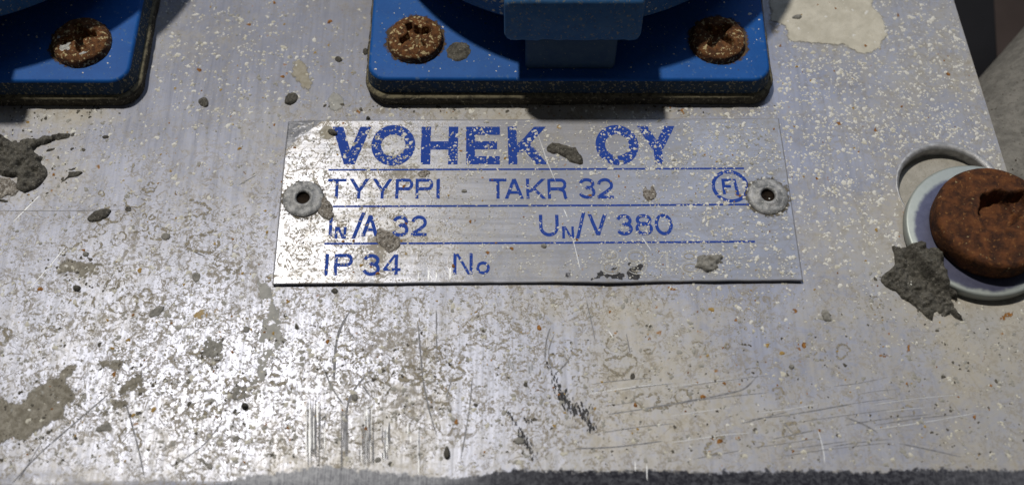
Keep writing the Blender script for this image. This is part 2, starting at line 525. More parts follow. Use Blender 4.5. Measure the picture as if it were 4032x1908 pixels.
def zoomed(pts, ox, oy, s):
    return [(ox + x * s, oy + y * s) for x, y in pts]


def rounded(corners, r, n=8):
    """outline of a convex polygon with rounded corners"""
    out = []
    m = len(corners)
    for i in range(m):
        p = np.array(corners[i][:2], float); a = np.array(corners[i - 1][:2], float); b = np.array(corners[(i + 1) % m][:2], float)
        u = (a - p) / np.linalg.norm(a - p); v = (b - p) / np.linalg.norm(b - p)
        rr = r[i] if isinstance(r, (list, tuple)) else r
        half = math.acos(np.clip(u @ v, -1, 1)) / 2
        L = rr / math.tan(half)
        c = p + (u + v) / np.linalg.norm(u + v) * rr / math.sin(half)
        s, e = p + u * L - c, p + v * L - c
        a0 = math.atan2(s[1], s[0]); a1 = math.atan2(e[1], e[0])
        da = (a1 - a0 + math.pi) % (2 * math.pi) - math.pi
        for k in range(n + 1):
            t = a0 + da * k / n
            out.append(c + rr * np.array([math.cos(t), math.sin(t)]))
    return np.array(out)


def densify(P, step):
    out = []
    n = len(P)
    for i in range(n):
        a, b = P[i], P[(i + 1) % n]
        k = max(1, int(np.linalg.norm(b - a) / step))
        for j in range(k):
            out.append(a + (b - a) * j / k)
    return np.array(out)


def offset(P, d):
    """outline moved outward by d (counter-clockwise input)"""
    t = np.roll(P, -1, 0) - np.roll(P, 1, 0)
    n = np.stack([t[:, 1], -t[:, 0]], -1)
    n /= np.maximum(np.linalg.norm(n, axis=1), 1e-9)[:, None]
    return P + n * d


def slab(name, P, prof, mat, parent=None, wob=0.0, side=None, cap=True, bottom=False, **tags):
    """rings of the outline P: prof = [(outward, z), ...] from bottom to top"""
    a = sum(P[i - 1][0] * P[i][1] - P[i][0] * P[i - 1][1] for i in range(len(P)))
    if a < 0: P = P[::-1]
    n = len(P)
    V, Fc, fm = [], [], []
    for k, (d, z) in enumerate(prof):
        Q = offset(P, d)
        if wob:
            q = (fbm(Q[:, 0] * 0.35, Q[:, 1] * 0.35 + k * 3, 7, 3) - 0.5) * 2 * wob
            Q = offset(P, d) + (offset(P, 1.0) - P) * q[:, None]
        V += [(x, y, z) for x, y in Q]
    for k in range(len(prof) - 1):
        for i in range(n):
            j = (i + 1) % n
            Fc.append([k * n + i, k * n + j, (k + 1) * n + j, (k + 1) * n + i])
            fm.append(1 if side and prof[k + 1][1] <= side[1] else 0)
    if cap:
        Fc.append([(len(prof) - 1) * n + i for i in range(n)]); fm.append(0)
    if bottom:
        Fc.append([i for i in range(n)][::-1]); fm.append(0)
    return link(name, V, Fc, mat, parent, mats=[mat, side[0]] if side else None, fmat=fm if side else None, **tags)


def radial(name, c, rings, nseg, fn, mat, parent=None, mats=None, fmatfn=None, cap=True, **tags):
    """lathe around c: rings = [(r, z)], fn(x, y, r, z) -> z changed"""
    V, Fc, fm = [], [], []
    for (r, z) in rings:
        for i in range(nseg):
            t = 2 * math.pi * i / nseg
            V.append((r * math.cos(t), r * math.sin(t), z))
    V = np.array(V)
    if fn is not None:
        V = fn(V)
    V = V + np.array(c)
    for k in range(len(rings) - 1):
        for i in range(nseg):
            j = (i + 1) % nseg
            Fc.append([k * nseg + i, k * nseg + j, (k + 1) * nseg + j, (k + 1) * nseg + i])
            if fmatfn: fm.append(fmatfn(V[k * nseg + i] - np.array(c)))
    if cap and rings[-1][0] > 0.001:
        Fc.append([(len(rings) - 1) * nseg + i for i in range(nseg)])
        if fmatfn: fm.append(0)
    return link(name, V, Fc, mat, parent, mats=mats, fmat=fm if fmatfn else None, **tags)


def ribbon(pts, wid, closed=False):
    """flat strip along pts (2-D); returns left and right rows"""
    P = np.array(pts, float)
    if closed:
        t = np.roll(P, -1, 0) - np.roll(P, 1, 0)
    else:
        t = np.gradient(P, axis=0)
    n = np.stack([-t[:, 1], t[:, 0]], -1)
    n /= np.maximum(np.linalg.norm(n, axis=1), 1e-9)[:, None]
    wd = np.broadcast_to(np.asarray(wid, float), (len(P),))[:, None] / 2
    return P + n * wd, P - n * wd


# ------------------------------------------------------------------ the panel (sheet with a hole, bent front edge, cut right edge)
HOLE_C, HOLE_R = np.array([70.6, 9.6]), 8.3
yb = at(2016, 1902)[1]            # where the front bend starts
RB = 3.2                          # radius of the bend
E0, E1 = at(3755, 0)[:2], at(3970, 690)[:2]


def xright(y):
    return E0[0] + (E1[0] - E0[0]) * (y - E0[1]) / (E1[1] - E0[1])


def spaced(parts):
    out = []
    for a, b, s in parts:
        n = max(1, int(round((b - a) / s)))
        out += list(np.linspace(a, b, n, endpoint=False))
    return np.array(out + [parts[-1][1]])


ys = spaced([(yb, 48.0, 0.26), (48.0, 130.0, 3.0)])
ts = spaced([(-150.0, -96.0, 3.0), (-96.0, 96.0, 0.28)])
xs01 = (ts - ts[0]) / (ts[-1] - ts[0])
rows = []
# front face going down, bend, then the flat
for zz in np.linspace(-26, -RB, 26):
    rows.append((yb - RB, zz, 1.0))
for a in np.linspace(0, math.pi / 2, 14)[1:-1]:
    rows.append((yb - RB * math.cos(a), -RB + RB * math.sin(a), 1 - a / (math.pi / 2)))
for y in ys:
    rows.append((y, 0.0, 0.0))
nr, nc = len(rows), len(ts)
Y = np.array([r[0] for r in rows])[:, None] * np.ones((1, nc))
Z = np.array([r[1] for r in rows])[:, None] * np.ones((1, nc))
X = ts[0] + xs01[None, :] * (xright(np.maximum(Y, yb)) - ts[0])
bend = np.array([r[2] for r in rows])[:, None] * np.ones((1, nc))
# battered bend and gentle waviness of the sheet
Z = Z + 0.10 * (fbm(X * 0.04, Y * 0.04, 3, 3) - 0.5) * (Y > yb)
Z = Z - np.exp(-((Y - yb) / 1.2) ** 2) * 0.35 * np.clip(fbm(X * 0.16, Y * 0.2, 21, 4) - 0.45, 0, 1)
Y = Y + (bend > 0) * 0.7 * (fbm(X * 0.12, Z * 0.3, 5, 4) - 0.5)
r = np.hypot(X - HOLE_C[0], Y - HOLE_C[1])
k = (np.abs(r - HOLE_R) < 0.21) & (Y > yb)
sc = np.where(k, HOLE_R / np.maximum(r, 1e-6), 1.0)
X = HOLE_C[0] + (X - HOLE_C[0]) * sc
Y = np.where(k, HOLE_C[1] + (Y - HOLE_C[1]) * sc, Y)
X = np.where(k, X, ts[0] + xs01[None, :] * (xright(np.maximum(np.where(k, yb, Y), yb)) - ts[0]) if False else X)
inside = (np.hypot(X - HOLE_C[0], Y - HOLE_C[1]) < HOLE_R - 0.05) & (Y > yb)
px, py = proj(np.stack([X, Y, np.zeros_like(X)], -1))


def g(cx, cy, sx, sy, amp):
    return amp * np.exp(-((px - cx) / sx) ** 2 - ((py - cy) / sy) ** 2)


big = fbm(X * 0.05, Y * 0.05, 31, 4)
dust = 0.16 + 1.3 * (big - 0.46)
dust += g(2250, 440, 950, 45, 0.55) + g(250, 450, 380, 40, 0.5) + g(3900, 1100, 700, 600, 0.45) + g(3300, 1500, 900, 420, 0.30)
dust += g(1230, 420, 160, 130, 0.18) + g(2600, 1220, 900, 60, 0.25) + g(1000, 650, 120, 420, 0.15) + g(3450, 60, 350, 200, 0.2)
dust += g(2550, 1650, 600, 150, 0.15) + g(620, 20, 60, 300, 0.25) + g(3900, 600, 120, 200, 0.3)
dust -= g(600, 650, 500, 250, 0.08) + g(3450, 400, 300, 200, 0.06) + g(1000, 1650, 600, 230, 0.12)
dirt = g(150, 1640, 160, 110, 0.2) + g(660, 1230, 60, 60, 0.25) + g(520, 950, 60, 120, 0.35) + g(330, 1060, 90, 50, 0.4) + g(1500, 1330, 90, 120, 0.22) + g(1640, 1350, 80, 130, 0.24)
dirt += g(1400, 1500, 500, 300, 0.16) + g(1650, 1600, 200, 100, 0.25) + g(830, 1240, 90, 40, 0.3) + g(450, 1420, 90, 40, 0.3) + g(2330, 1400, 60, 90, 0.3) + g(2650, 1440, 120, 60, 0.25)
dirt += g(1000, 1100, 70, 160, 0.35) + g(2400, 1150, 700, 25, 0.30) + g(700, 820, 60, 60, 0.3) + g(1000, 780, 60, 80, 0.3) + g(2950, 1700, 100, 80, 0.3) + g(560, 60, 40, 60, 0.4) + g(1500, 440, 60, 30, 0.4) + g(200, 440, 200, 20, 0.35) + g(3050, 60, 40, 120, 0.45)
edge = 1846 + 10 * (fbm(X * 0.12, X * 0, 61, 4) - 0.5) * 2 + 12 * (fbm(X * 0.9, X * 0, 63, 4) - 0.5) + np.interp(px, [0, 700, 1000, 1250, 1700, 1800, 1950, 2100, 3400, 3700, 4032], [75, 70, 20, -10, 20, 30, 5, 5, 0, -10, -5])
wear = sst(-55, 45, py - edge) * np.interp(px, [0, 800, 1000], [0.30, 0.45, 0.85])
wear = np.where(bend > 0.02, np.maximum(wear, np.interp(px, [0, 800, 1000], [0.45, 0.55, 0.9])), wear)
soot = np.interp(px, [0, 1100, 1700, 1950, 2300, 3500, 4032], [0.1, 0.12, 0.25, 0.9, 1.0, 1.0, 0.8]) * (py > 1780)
for (cx, cy, sx, sy) in ((1230, 1705, 22, 110), (1270, 1690, 9, 90), (1358, 1710, 9, 110), (1450, 1710, 14, 105), (1520, 1730, 11, 60), (1650, 1760, 9, 90), (1610, 1720, 6, 40),
                         (2010, 1448, 36, 26), (2090, 1432, 30, 22)):
    q = np.abs((px - cx) / sx) ** 4 + np.abs((py - cy - 15 * (vnoise(px * 0.15, py * 0, 9) - 0.5) * 4) / sy) ** 4
    wear = np.maximum(wear, 0.66 * np.exp(-q) * (0.55 + 0.8 * vnoise(px * 0.22, py * 0.01, 77)))
pit = 0.22 + g(1000, 1500, 1500, 520, 0.85) + g(2000, 1500, 900, 500, 0.25) + g(500, 850, 500, 260, 0.25) + g(1700, 440, 700, 60, 0.4) + g(2400, 1180, 900, 60, 0.3)
pit = np.clip(pit * (0.45 + 1.1 * fbm(X * 0.11, Y * 0.11, 301, 3)), 0, 1)
idx = np.arange(nr * nc).reshape(nr, nc)
A_, B_, C_, D_ = idx[:-1, :-1], idx[:-1, 1:], idx[1:, 1:], idx[1:, :-1]
ins = inside[:-1, :-1] | inside[:-1, 1:] | inside[1:, 1:] | inside[1:, :-1]
quads = np.stack([A_, B_, C_, D_], -1)[~ins].reshape(-1, 4)
verts = np.stack([X, Y, Z], -1).reshape(-1, 3)


def grid_mesh(name, verts, quads, uv, attrs, mat, **tags):
    me = bpy.data.meshes.new(name)
    me.vertices.add(len(verts))
    me.vertices.foreach_set('co', (verts * S).astype(np.float32).ravel())
    me.loops.add(quads.size)
    me.loops.foreach_set('vertex_index', quads.astype(np.int32).ravel())
    me.polygons.add(len(quads))
    me.polygons.foreach_set('loop_start', np.arange(0, quads.size, 4, dtype=np.int32))
    me.polygons.foreach_set('loop_total', np.full(len(quads), 4, np.int32))
    me.polygons.foreach_set('use_smooth', np.ones(len(quads), bool))
    me.update(calc_edges=True)
    u = me.uv_layers.new(name='UVMap')
    u.data.foreach_set('uv', (uv[quads.ravel()] * 0.01).astype(np.float32).ravel())
    for k, a in attrs.items():
        at_ = me.attributes.new(k, 'FLOAT', 'POINT')
        at_.data.foreach_set('value', np.asarray(a, np.float32).ravel())
    me.materials.append(MAT[mat])
    me.validate()
    o = bpy.data.objects.new(name, me)
    COL.objects.link(o)
    return tag(o, **tags)


uvp = np.stack([X, np.array([i for i in range(nr)])[:, None] * np.ones((1, nc)) * 0.26], -1).reshape(-1, 2)
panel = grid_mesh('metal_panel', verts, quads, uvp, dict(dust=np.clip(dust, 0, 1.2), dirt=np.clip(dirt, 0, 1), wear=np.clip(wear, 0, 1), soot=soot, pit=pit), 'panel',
                  label='weathered brushed aluminium panel that everything is fixed to', cat='panel')
# cut right edge of the sheet
ye = np.linspace(yb, 130, 60)
V = [(xright(y), y, 0.0) for y in ye] + [(xright(y) - 0.25, y, -1.8) for y in ye]
link('cut_edge', V, [[i, i + 1, i + 61, i + 60] for i in range(59)], 'bright_edge', panel)
# hole: chamfered rim and wall
n = 96
V, Fc = [], []
for (rr, zz) in ((HOLE_R + 0.30, 0.02), (HOLE_R + 0.22, 0.07), (HOLE_R - 0.15, 0.03), (HOLE_R - 0.35, -0.30)):
    for i in range(n):
        t = 2 * math.pi * i / n
        q = 1.4 + 1.5 * math.cos(t - math.radians(52))
        V.append((HOLE_C[0] + (HOLE_R + (rr - HOLE_R) * (q if rr > HOLE_R else 1)) * math.cos(t), HOLE_C[1] + (HOLE_R + (rr - HOLE_R) * (q if rr > HOLE_R else 1)) * math.sin(t), zz))
for k in range(3):
    Fc += [[k * n + i, k * n + (i + 1) % n, (k + 1) * n + (i + 1) % n, (k + 1) * n + i][::-1] for i in range(n)]
link('hole_rim', V, Fc, 'bright_edge', panel)
V = [(HOLE_C[0] + (HOLE_R - 0.35) * math.cos(2 * math.pi * i / n), HOLE_C[1] + (HOLE_R - 0.35) * math.sin(2 * math.pi * i / n), z) for z in (-0.3, -2.3) for i in range(n)]
link('hole_wall', V, [[i, (i + 1) % n, n + (i + 1) % n, n + i] for i in range(n)], 'bright_edge', panel)
# plate below the hole
V = [(50, -18, -2.2), (xright(-18) - .4, -18, -2.2), (xright(24) - .4, 24, -2.2), (50, 24, -2.2)]
link('backing_sheet', V, [[0, 1, 2, 3]], 'sub', panel)

# ------------------------------------------------------------------ scratches in the panel
def wavy(x, y):
    return 0.10 * (fbm(np.asarray(x) * 0.04, np.asarray(y) * 0.04, 3, 3) - 0.5)


def scratch(pts, wid, mat, base=wavy, parent=None, z=0.02, name='scratch', px_in=True, taper=True):
    P = [at(*p)[:2] for p in pts] if px_in else pts
    P = np.array(P)
    # smooth spline through the points
    out = []
    for i in range(len(P) - 1):
        p0, p1, p2, p3 = P[max(i - 1, 0)], P[i], P[i + 1], P[min(i + 2, len(P) - 1)]
        m = max(2, int(np.linalg.norm(p2 - p1) / 0.5))
        for j in range(m):
            t = j / m
            out.append(0.5 * (2 * p1 + (p2 - p0) * t + (2 * p0 - 5 * p1 + 4 * p2 - p3) * t * t + (3 * p1 - p0 - 3 * p2 + p3) * t ** 3))
    out.append(P[-1])
    Q = np.array(out)
    SEED[0] += 1
    nn = len(Q)
    u = np.linspace(0, 1, nn)
    ww = wid * (0.45 + 1.1 * fbm(Q[:, 0] * 1.4, Q[:, 1] * 1.4, SEED[0], 3)) * (np.minimum(1, np.minimum(u, 1 - u) * 6 + 0.1) if taper else 1)
    a, b = ribbon(Q, ww)
    V = np.r_[np.c_[a, base(a[:, 0], a[:, 1]) + z], np.c_[b, base(b[:, 0], b[:, 1]) + z]]
    return link(name, V, [[i, nn + i, nn + i + 1, i + 1] for i in range(nn - 1)], mat, parent, smooth=False)


L0 = lambda *p: zoomed(p, 0, 1108, 0.6563)
L1 = lambda *p: zoomed(p, 1000, 1108, 0.6563)
L2 = lambda *p: zoomed(p, 2000, 1108, 0.6563)
L3 = lambda *p: zoomed(p, 2932, 1108, 0.6563)
for pts, wd, m in (
    (L0((690, 640), (470, 830), (240, 1030), (70, 1210)), 0.22, 'scratch_dark'),
    (L0((740, 690), (770, 780), (830, 1000), (870, 1190)), 0.24, 'scratch_dark'),
    (L0((1340, 830), (1220, 980), (1030, 1110)), 0.20, 'scratch_dark'),
    (L0((250, 960), (160, 1110), (110, 1190)), 0.16, 'scratch_dark'),
    (L0((1280, 500), (1310, 545)), 0.14, 'scratch_dark'),
    (L0((1020, 670), (1050, 715)), 0.22, 'scratch_dark'),
    (L0((950, 810), (995, 875)), 0.14, 'scratch_dark'),
    (L1((580, 170), (520, 280), (490, 400), (480, 600)), 0.36, 'scratch_dark'),
    (L1((985, 240), (1000, 440), (1020, 620), (1060, 800), (1100, 930)), 0.24, 'scratch_dark'),
    (L1((1310, 575), (1290, 780), (1240, 1070)), 0.20, 'scratch_dark'),
    (L1((420, 520), (470, 640), (540, 740)), 0.22, 'scratch_dark'),
    (L1((720, 510), (600, 650), (560, 760), (545, 900)), 0.28, 'scratch_dark'),
    (L1((1190, 560), (1155, 700)), 0.16, 'scratch_dark'),
    (L1((650, 620), (700, 690)), 0.22, 'scratch_dark'),
    (L1((1095, 170), (1097, 420)), 0.18, 'scratch_dark'),
    (L1((555, 280), (610, 350)), 0.14, 'scratch_dark'),
    (L2((1500, 560), (1420, 640), (1320, 670), (1200, 695), (1000, 730)), 0.24, 'scratch_dark'),
    (L2((1000, 728), (800, 765), (600, 795)), 0.15, 'scratch_dark'),
    (L2((400, 1000), (650, 990), (930, 955)), 0.20, 'scratch_dark'),
    (L2((560, 905), (800, 870), (1000, 850)), 0.12, 'scratch_dark'),
    (L2((1400, 850), (1676, 780)), 0.14, 'scratch_dark'),
    (L2((1130, 1060), (1400, 1010)), 0.12, 'scratch_dark'),
    (L2((255, 275), (230, 360), (222, 470)), 0.22, 'scratch_dark'),
    (L2((280, 310), (245, 420), (270, 560)), 0.14, 'scratch_dark'),
    (L2((380, 440), (340, 500), (280, 555)), 0.18, 'scratch_dark'),
    (L2((710, 310), (735, 440)), 0.14, 'scratch_dark'),
    (L2((470, 110), (500, 240), (525, 360)), 0.12, 'scratch_dark'),
    (L2((600, 290), (635, 340)), 0.12, 'scratch_bright'),
    (L2((762, 1070), (765, 1140)), 0.16, 'scratch_bright'),
    (L2((832, 1090), (835, 1190)), 0.16, 'scratch_bright'),
    (L3((0, 830), (250, 800), (640, 735)), 0.16, 'scratch_dark'),
    (L3((160, 945), (420, 890)), 0.16, 'scratch_dark'),
    (L3((300, 1000), (620, 955)), 0.12, 'scratch_dark'),
    (L3((600, 860), (860, 820), (1120, 795)), 0.14, 'scratch_dark'),
    (L3((600, 810), (700, 850), (800, 905)), 0.24, 'scratch_dark'),
    (L3((930, 970), (1100, 1005), (1300, 1050)), 0.20, 'scratch_dark'),
    (L3((440, 890), (470, 1000), (480, 1090)), 0.18, 'scratch_bright'),
    (L3((850, 630), (865, 680)), 0.22, 'scratch_dark'),
    (L3((230, 840), (290, 910)), 0.18, 'scratch_dark'),
    (zoomed([(0, 655), (380, 655), (700, 650)], 0, 400, 0.6563), 0.10, 'scratch_dark'),
    (zoomed([(1435, 500), (1540, 440)], 0, 400, 0.6563), 0.16, 'scratch_dark'),
    (zoomed([(80, 720), (240, 560)], 0, 400, 0.6563), 0.16, 'scratch_bright'),
    (zoomed([(170, 1130), (320, 960), (400, 860)], 0, 400, 0.6563), 0.12, 'scratch_bright'),
    (zoomed([(1160, 900), (1235, 930)], 0, 400, 0.6563), 0.16, 'speck_dark'),
):
    scratch(pts, wd, m, parent=panel)
for i in range(22):
    x, y = random.uniform(2250, 3500), random.uniform(1480, 1800)
    ln = random.uniform(120, 520)
    scratch([(x, y), (x + ln * .5, y - ln * .07 + random.uniform(-4, 4)), (x + ln, y - ln * random.uniform(.10, .17))], random.uniform(0.05, 0.11), random.choice(['scratch_dark', 'scratch_dark', 'scratch_bright']), parent=panel, z=0.018 + 0.001 * i)
# ragged brown rings left by dried drops
MAT['drop_ring'] = simple('dried_drop_ring', (0.17, 0.145, 0.10), (0.29, 0.26, 0.205), 1.5, 0.85, bump=0.05)
_m = MAT['drop_ring']
_n = _m.node_tree.nodes.new('ShaderNodeTexNoise')
_n.inputs['Scale'].default_value = 1500.0
_n.inputs['Detail'].default_value = 4.0
_r = _m.node_tree.nodes.new('ShaderNodeMapRange')
_r.inputs[1].default_value, _r.inputs[2].default_value = 0.44, 0.56
_c = _m.node_tree.nodes.new('ShaderNodeTexCoord')
_m.node_tree.links.new(_c.outputs['Object'], _n.inputs['Vector'])
_m.node_tree.links.new(_n.outputs[0], _r.inputs[0])
_m.node_tree.links.new(_r.outputs[0], _m.node_tree.nodes['Principled BSDF'].inputs['Alpha'])
for (cx, cy, sx, sy, n_) in ((620, 900, 330, 260, 34), (1550, 1470, 220, 190, 20), (2420, 1420, 300, 170, 16), (3150, 1520, 380, 200, 10), (330, 1250, 300, 160, 16), (800, 1500, 400, 200, 14)):
    for i in range(n_):
        x, y = random.gauss(cx, sx * .6), random.gauss(cy, sy * .6)
        if y > 1790 or inpoly(np.array([x]), np.array([y]), [(1120, 470), (3080, 460), (3175, 1130), (1060, 1145)])[0]: continue
        rr = random.choice([9, 12, 16, 22, 30, 44]) * random.uniform(.8, 1.2)
        a0, span = random.uniform(0, 6.28), random.choice([6.28, 6.28, 6.28, 4.4])
        ph = random.uniform(0, 9)
        pts = []
        for k in range(19):
            t = a0 + span * k / 18
            q = rr * (1 + 0.18 * math.sin(2 * t + ph) + 0.12 * math.sin(3 * t + 2 * ph) + random.uniform(-.15, .15))
            pts.append((x + q * 1.1 * math.cos(t), y + q * 0.9 * math.sin(t)))
        scratch(pts, random.uniform(0.16, 0.34) if rr < 25 else random.uniform(0.3, 0.6), 'drop_ring', parent=panel, z=0.014 + 0.001 * (i % 7), name='drop_ring', taper=False)
# bundles of upright gouges near the front edge
for cx, y0, y1, n_, sp in ((1230, 1595, 1815, 30, 54), (1268, 1605, 1770, 12, 24), (1357, 1610, 1830, 14, 26), (1450, 1615, 1810, 24, 44), (1520, 1670, 1790, 15, 36), (1650, 1680, 1850, 4, 16), (1612, 1690, 1760, 3, 14), (1420, 1650, 1800, 3, 12)):
    for i in range(n_):
        x = cx + random.uniform(-.5, .5) * sp
        a = y0 + random.uniform(-30, 120)
        b = min(a + random.uniform(0.25, 1.05) * (y1 - y0), y1 + 20)
        scratch([(x + (a - 1700) * -0.01, a), (x, (a + b) / 2), (x + random.uniform(-2, 2), b)], random.choice([0.06, 0.08, 0.11, 0.14, 0.2]), random.choice(['scratch_dark', 'scratch_dark', 'scratch_dark', 'scratch_bright']), parent=panel, z=0.02 + 0.002 * i)

# ------------------------------------------------------------------ nameplate
NP = [at(1135, 478)[:2], at(3065, 470)[:2], at(3158, 1110)[:2], at(1075, 1125)[:2]]   # TL TR BR BL
NPM = np.array(NP)


def np_uv(x, y):
    """approximate plate coordinates 0..1 (u to the right, v to the bottom)"""
    x = np.asarray(x, float); y = np.asarray(y, float)
    u = np.full(x.shape, 0.5); v = np.full(x.shape, 0.5)
    TL, TR, BR, BL = NPM
    for _ in range(4):
        v = ((TL[1] * (1 - u) + TR[1] * u) - y) / ((TL[1] - BL[1]) * (1 - u) + (TR[1] - BR[1]) * u)
        l = TL[0] * (1 - v) + BL[0] * v
        r_ = TR[0] * (1 - v) + BR[0] * v
        u = (x - l) / (r_ - l)
    return u, v


def plate_z(x, y):
    u, v = np_uv(x, y)
    z = 0.62 + 0.10 * np.sin(u * 7.0 + 0.6) * v ** 2
    z += 0.26 * np.exp(-((u - 0.62) / 0.10) ** 2) * sst(0.72, 1.0, v) + 0.10 * np.exp(-((u - 0.84) / 0.04) ** 2) * sst(0.8, 1.0, v)
    z += 0.14 * sst(0.6, 1.0, v) * (fbm(u * 14, v * 2, 91, 3) - 0.5)
    z -= 0.30 * sst(0.35, 0.0, v)          # top edge lies flat on the panel
    q = np.clip(1 - (u / 0.085 + v / 0.27), 0, 1)     # top left corner pressed down
    z -= 0.9 * q ** 1.3 * 0.35
    return z


nu, nv = 330, 122
u, v = np.meshgrid(np.linspace(0, 1, nu), np.linspace(0, 1, nv))
TL, TR, BR, BL = NPM
XY = (TL * (1 - u)[..., None] + TR * u[..., None]) * (1 - v)[..., None] + (BL * (1 - u)[..., None] + BR * u[..., None]) * v[..., None]
XY[..., 1] += 0.12 * (fbm(u * 30, v * 0, 41, 3) - 0.5) * sst(0.97, 1.0, v) - 0.22 * np.exp(-((u - 0.64) / 0.06) ** 2) * sst(0.9, 1, v)
Zp = plate_z(XY[..., 0], XY[..., 1])
verts = np.concatenate([XY, Zp[..., None]], -1).reshape(-1, 3)
idx = np.arange(nu * nv).reshape(nv, nu)
quads = np.stack([idx[1:, :-1], idx[1:, 1:], idx[:-1, 1:], idx[:-1, :-1]], -1).reshape(-1, 4)
# edges of the sheet
ring = np.r_[idx[-1, :], idx[::-1, -1][1:], idx[0, ::-1][1:], idx[:, 0][1:-1]]
base_n = len(verts)
low = verts[ring] - np.array([0, 0, 0.34])
verts = np.r_[verts, low]
m_ = len(ring)
sk = np.array([[base_n + i, base_n + (i + 1) % m_, ring[(i + 1) % m_], ring[i]] for i in range(m_)])
quads = np.r_[quads, sk]
px, py = proj(verts)
pd = 0.10 + 0.5 * (fbm(verts[:, 0] * 0.07, verts[:, 1] * 0.07, 51, 4) - 0.45)
pd += g(1560, 900, 170, 120, 0.22) + g(1650, 950, 200, 60, 0.2) + g(2200, 560, 200, 90, 0.3) + g(2900, 600, 300, 200, 0.2) + g(2500, 1060, 600, 60, 0.12)
pdirt = g(1500, 940, 60, 40, 0.5) + g(1720, 940, 90, 60, 0.22) + g(1560, 720, 120, 60, 0.35) + g(1480, 1020, 60, 60, 0.35) + g(1300, 520, 50, 40, 0.35) + g(1600, 660, 120, 40, 0.3) + g(2180, 530, 90, 50, 0.25) + g(1620, 980, 300, 80, 0.1)
pwear = np.zeros(len(verts))
pwear = np.maximum(pwear, g(1450, 1105, 60, 20, 0.6))
uq, vq = np_uv(verts[:, 0], verts[:, 1])
pwear = np.maximum(pwear, 0.62 * sst(1.12, 0.85, uq / 0.078 + vq / 0.21))
pwear = np.maximum(pwear, g(3090, 1080, 40, 30, 0.62))
pwear = np.maximum(pwear, g(2250, 1085, 70, 28, 0.55))
plate = grid_mesh('nameplate', verts, quads, verts[:, :2].copy(), dict(dust=np.clip(pd, 0, 1), dirt=np.clip(pdirt, 0, 1), wear=pwear, soot=g(2250, 1085, 150, 60, 1.0) + g(1180, 510, 80, 60, 0.5), pit=np.clip(0.12 + 0.75 * sst(2000, 1300, px) + g(1600, 900, 300, 150, 0.3), 0, 1)), 'plate',
                  label='riveted aluminium type plate with blue print reading VOHEK OY', cat='nameplate')

# --- stroke lettering, traced in photograph positions
VPX, VPY = 1884.0, -7600.0


def arc(cx, cy, rx, ry, a0, a1, n=None):
    n = n or max(6, int(abs(a1 - a0) / 9))
    return [(cx + rx * math.cos(math.radians(a)), cy - ry * math.sin(math.radians(a))) for a in np.linspace(a0, a1, n)]


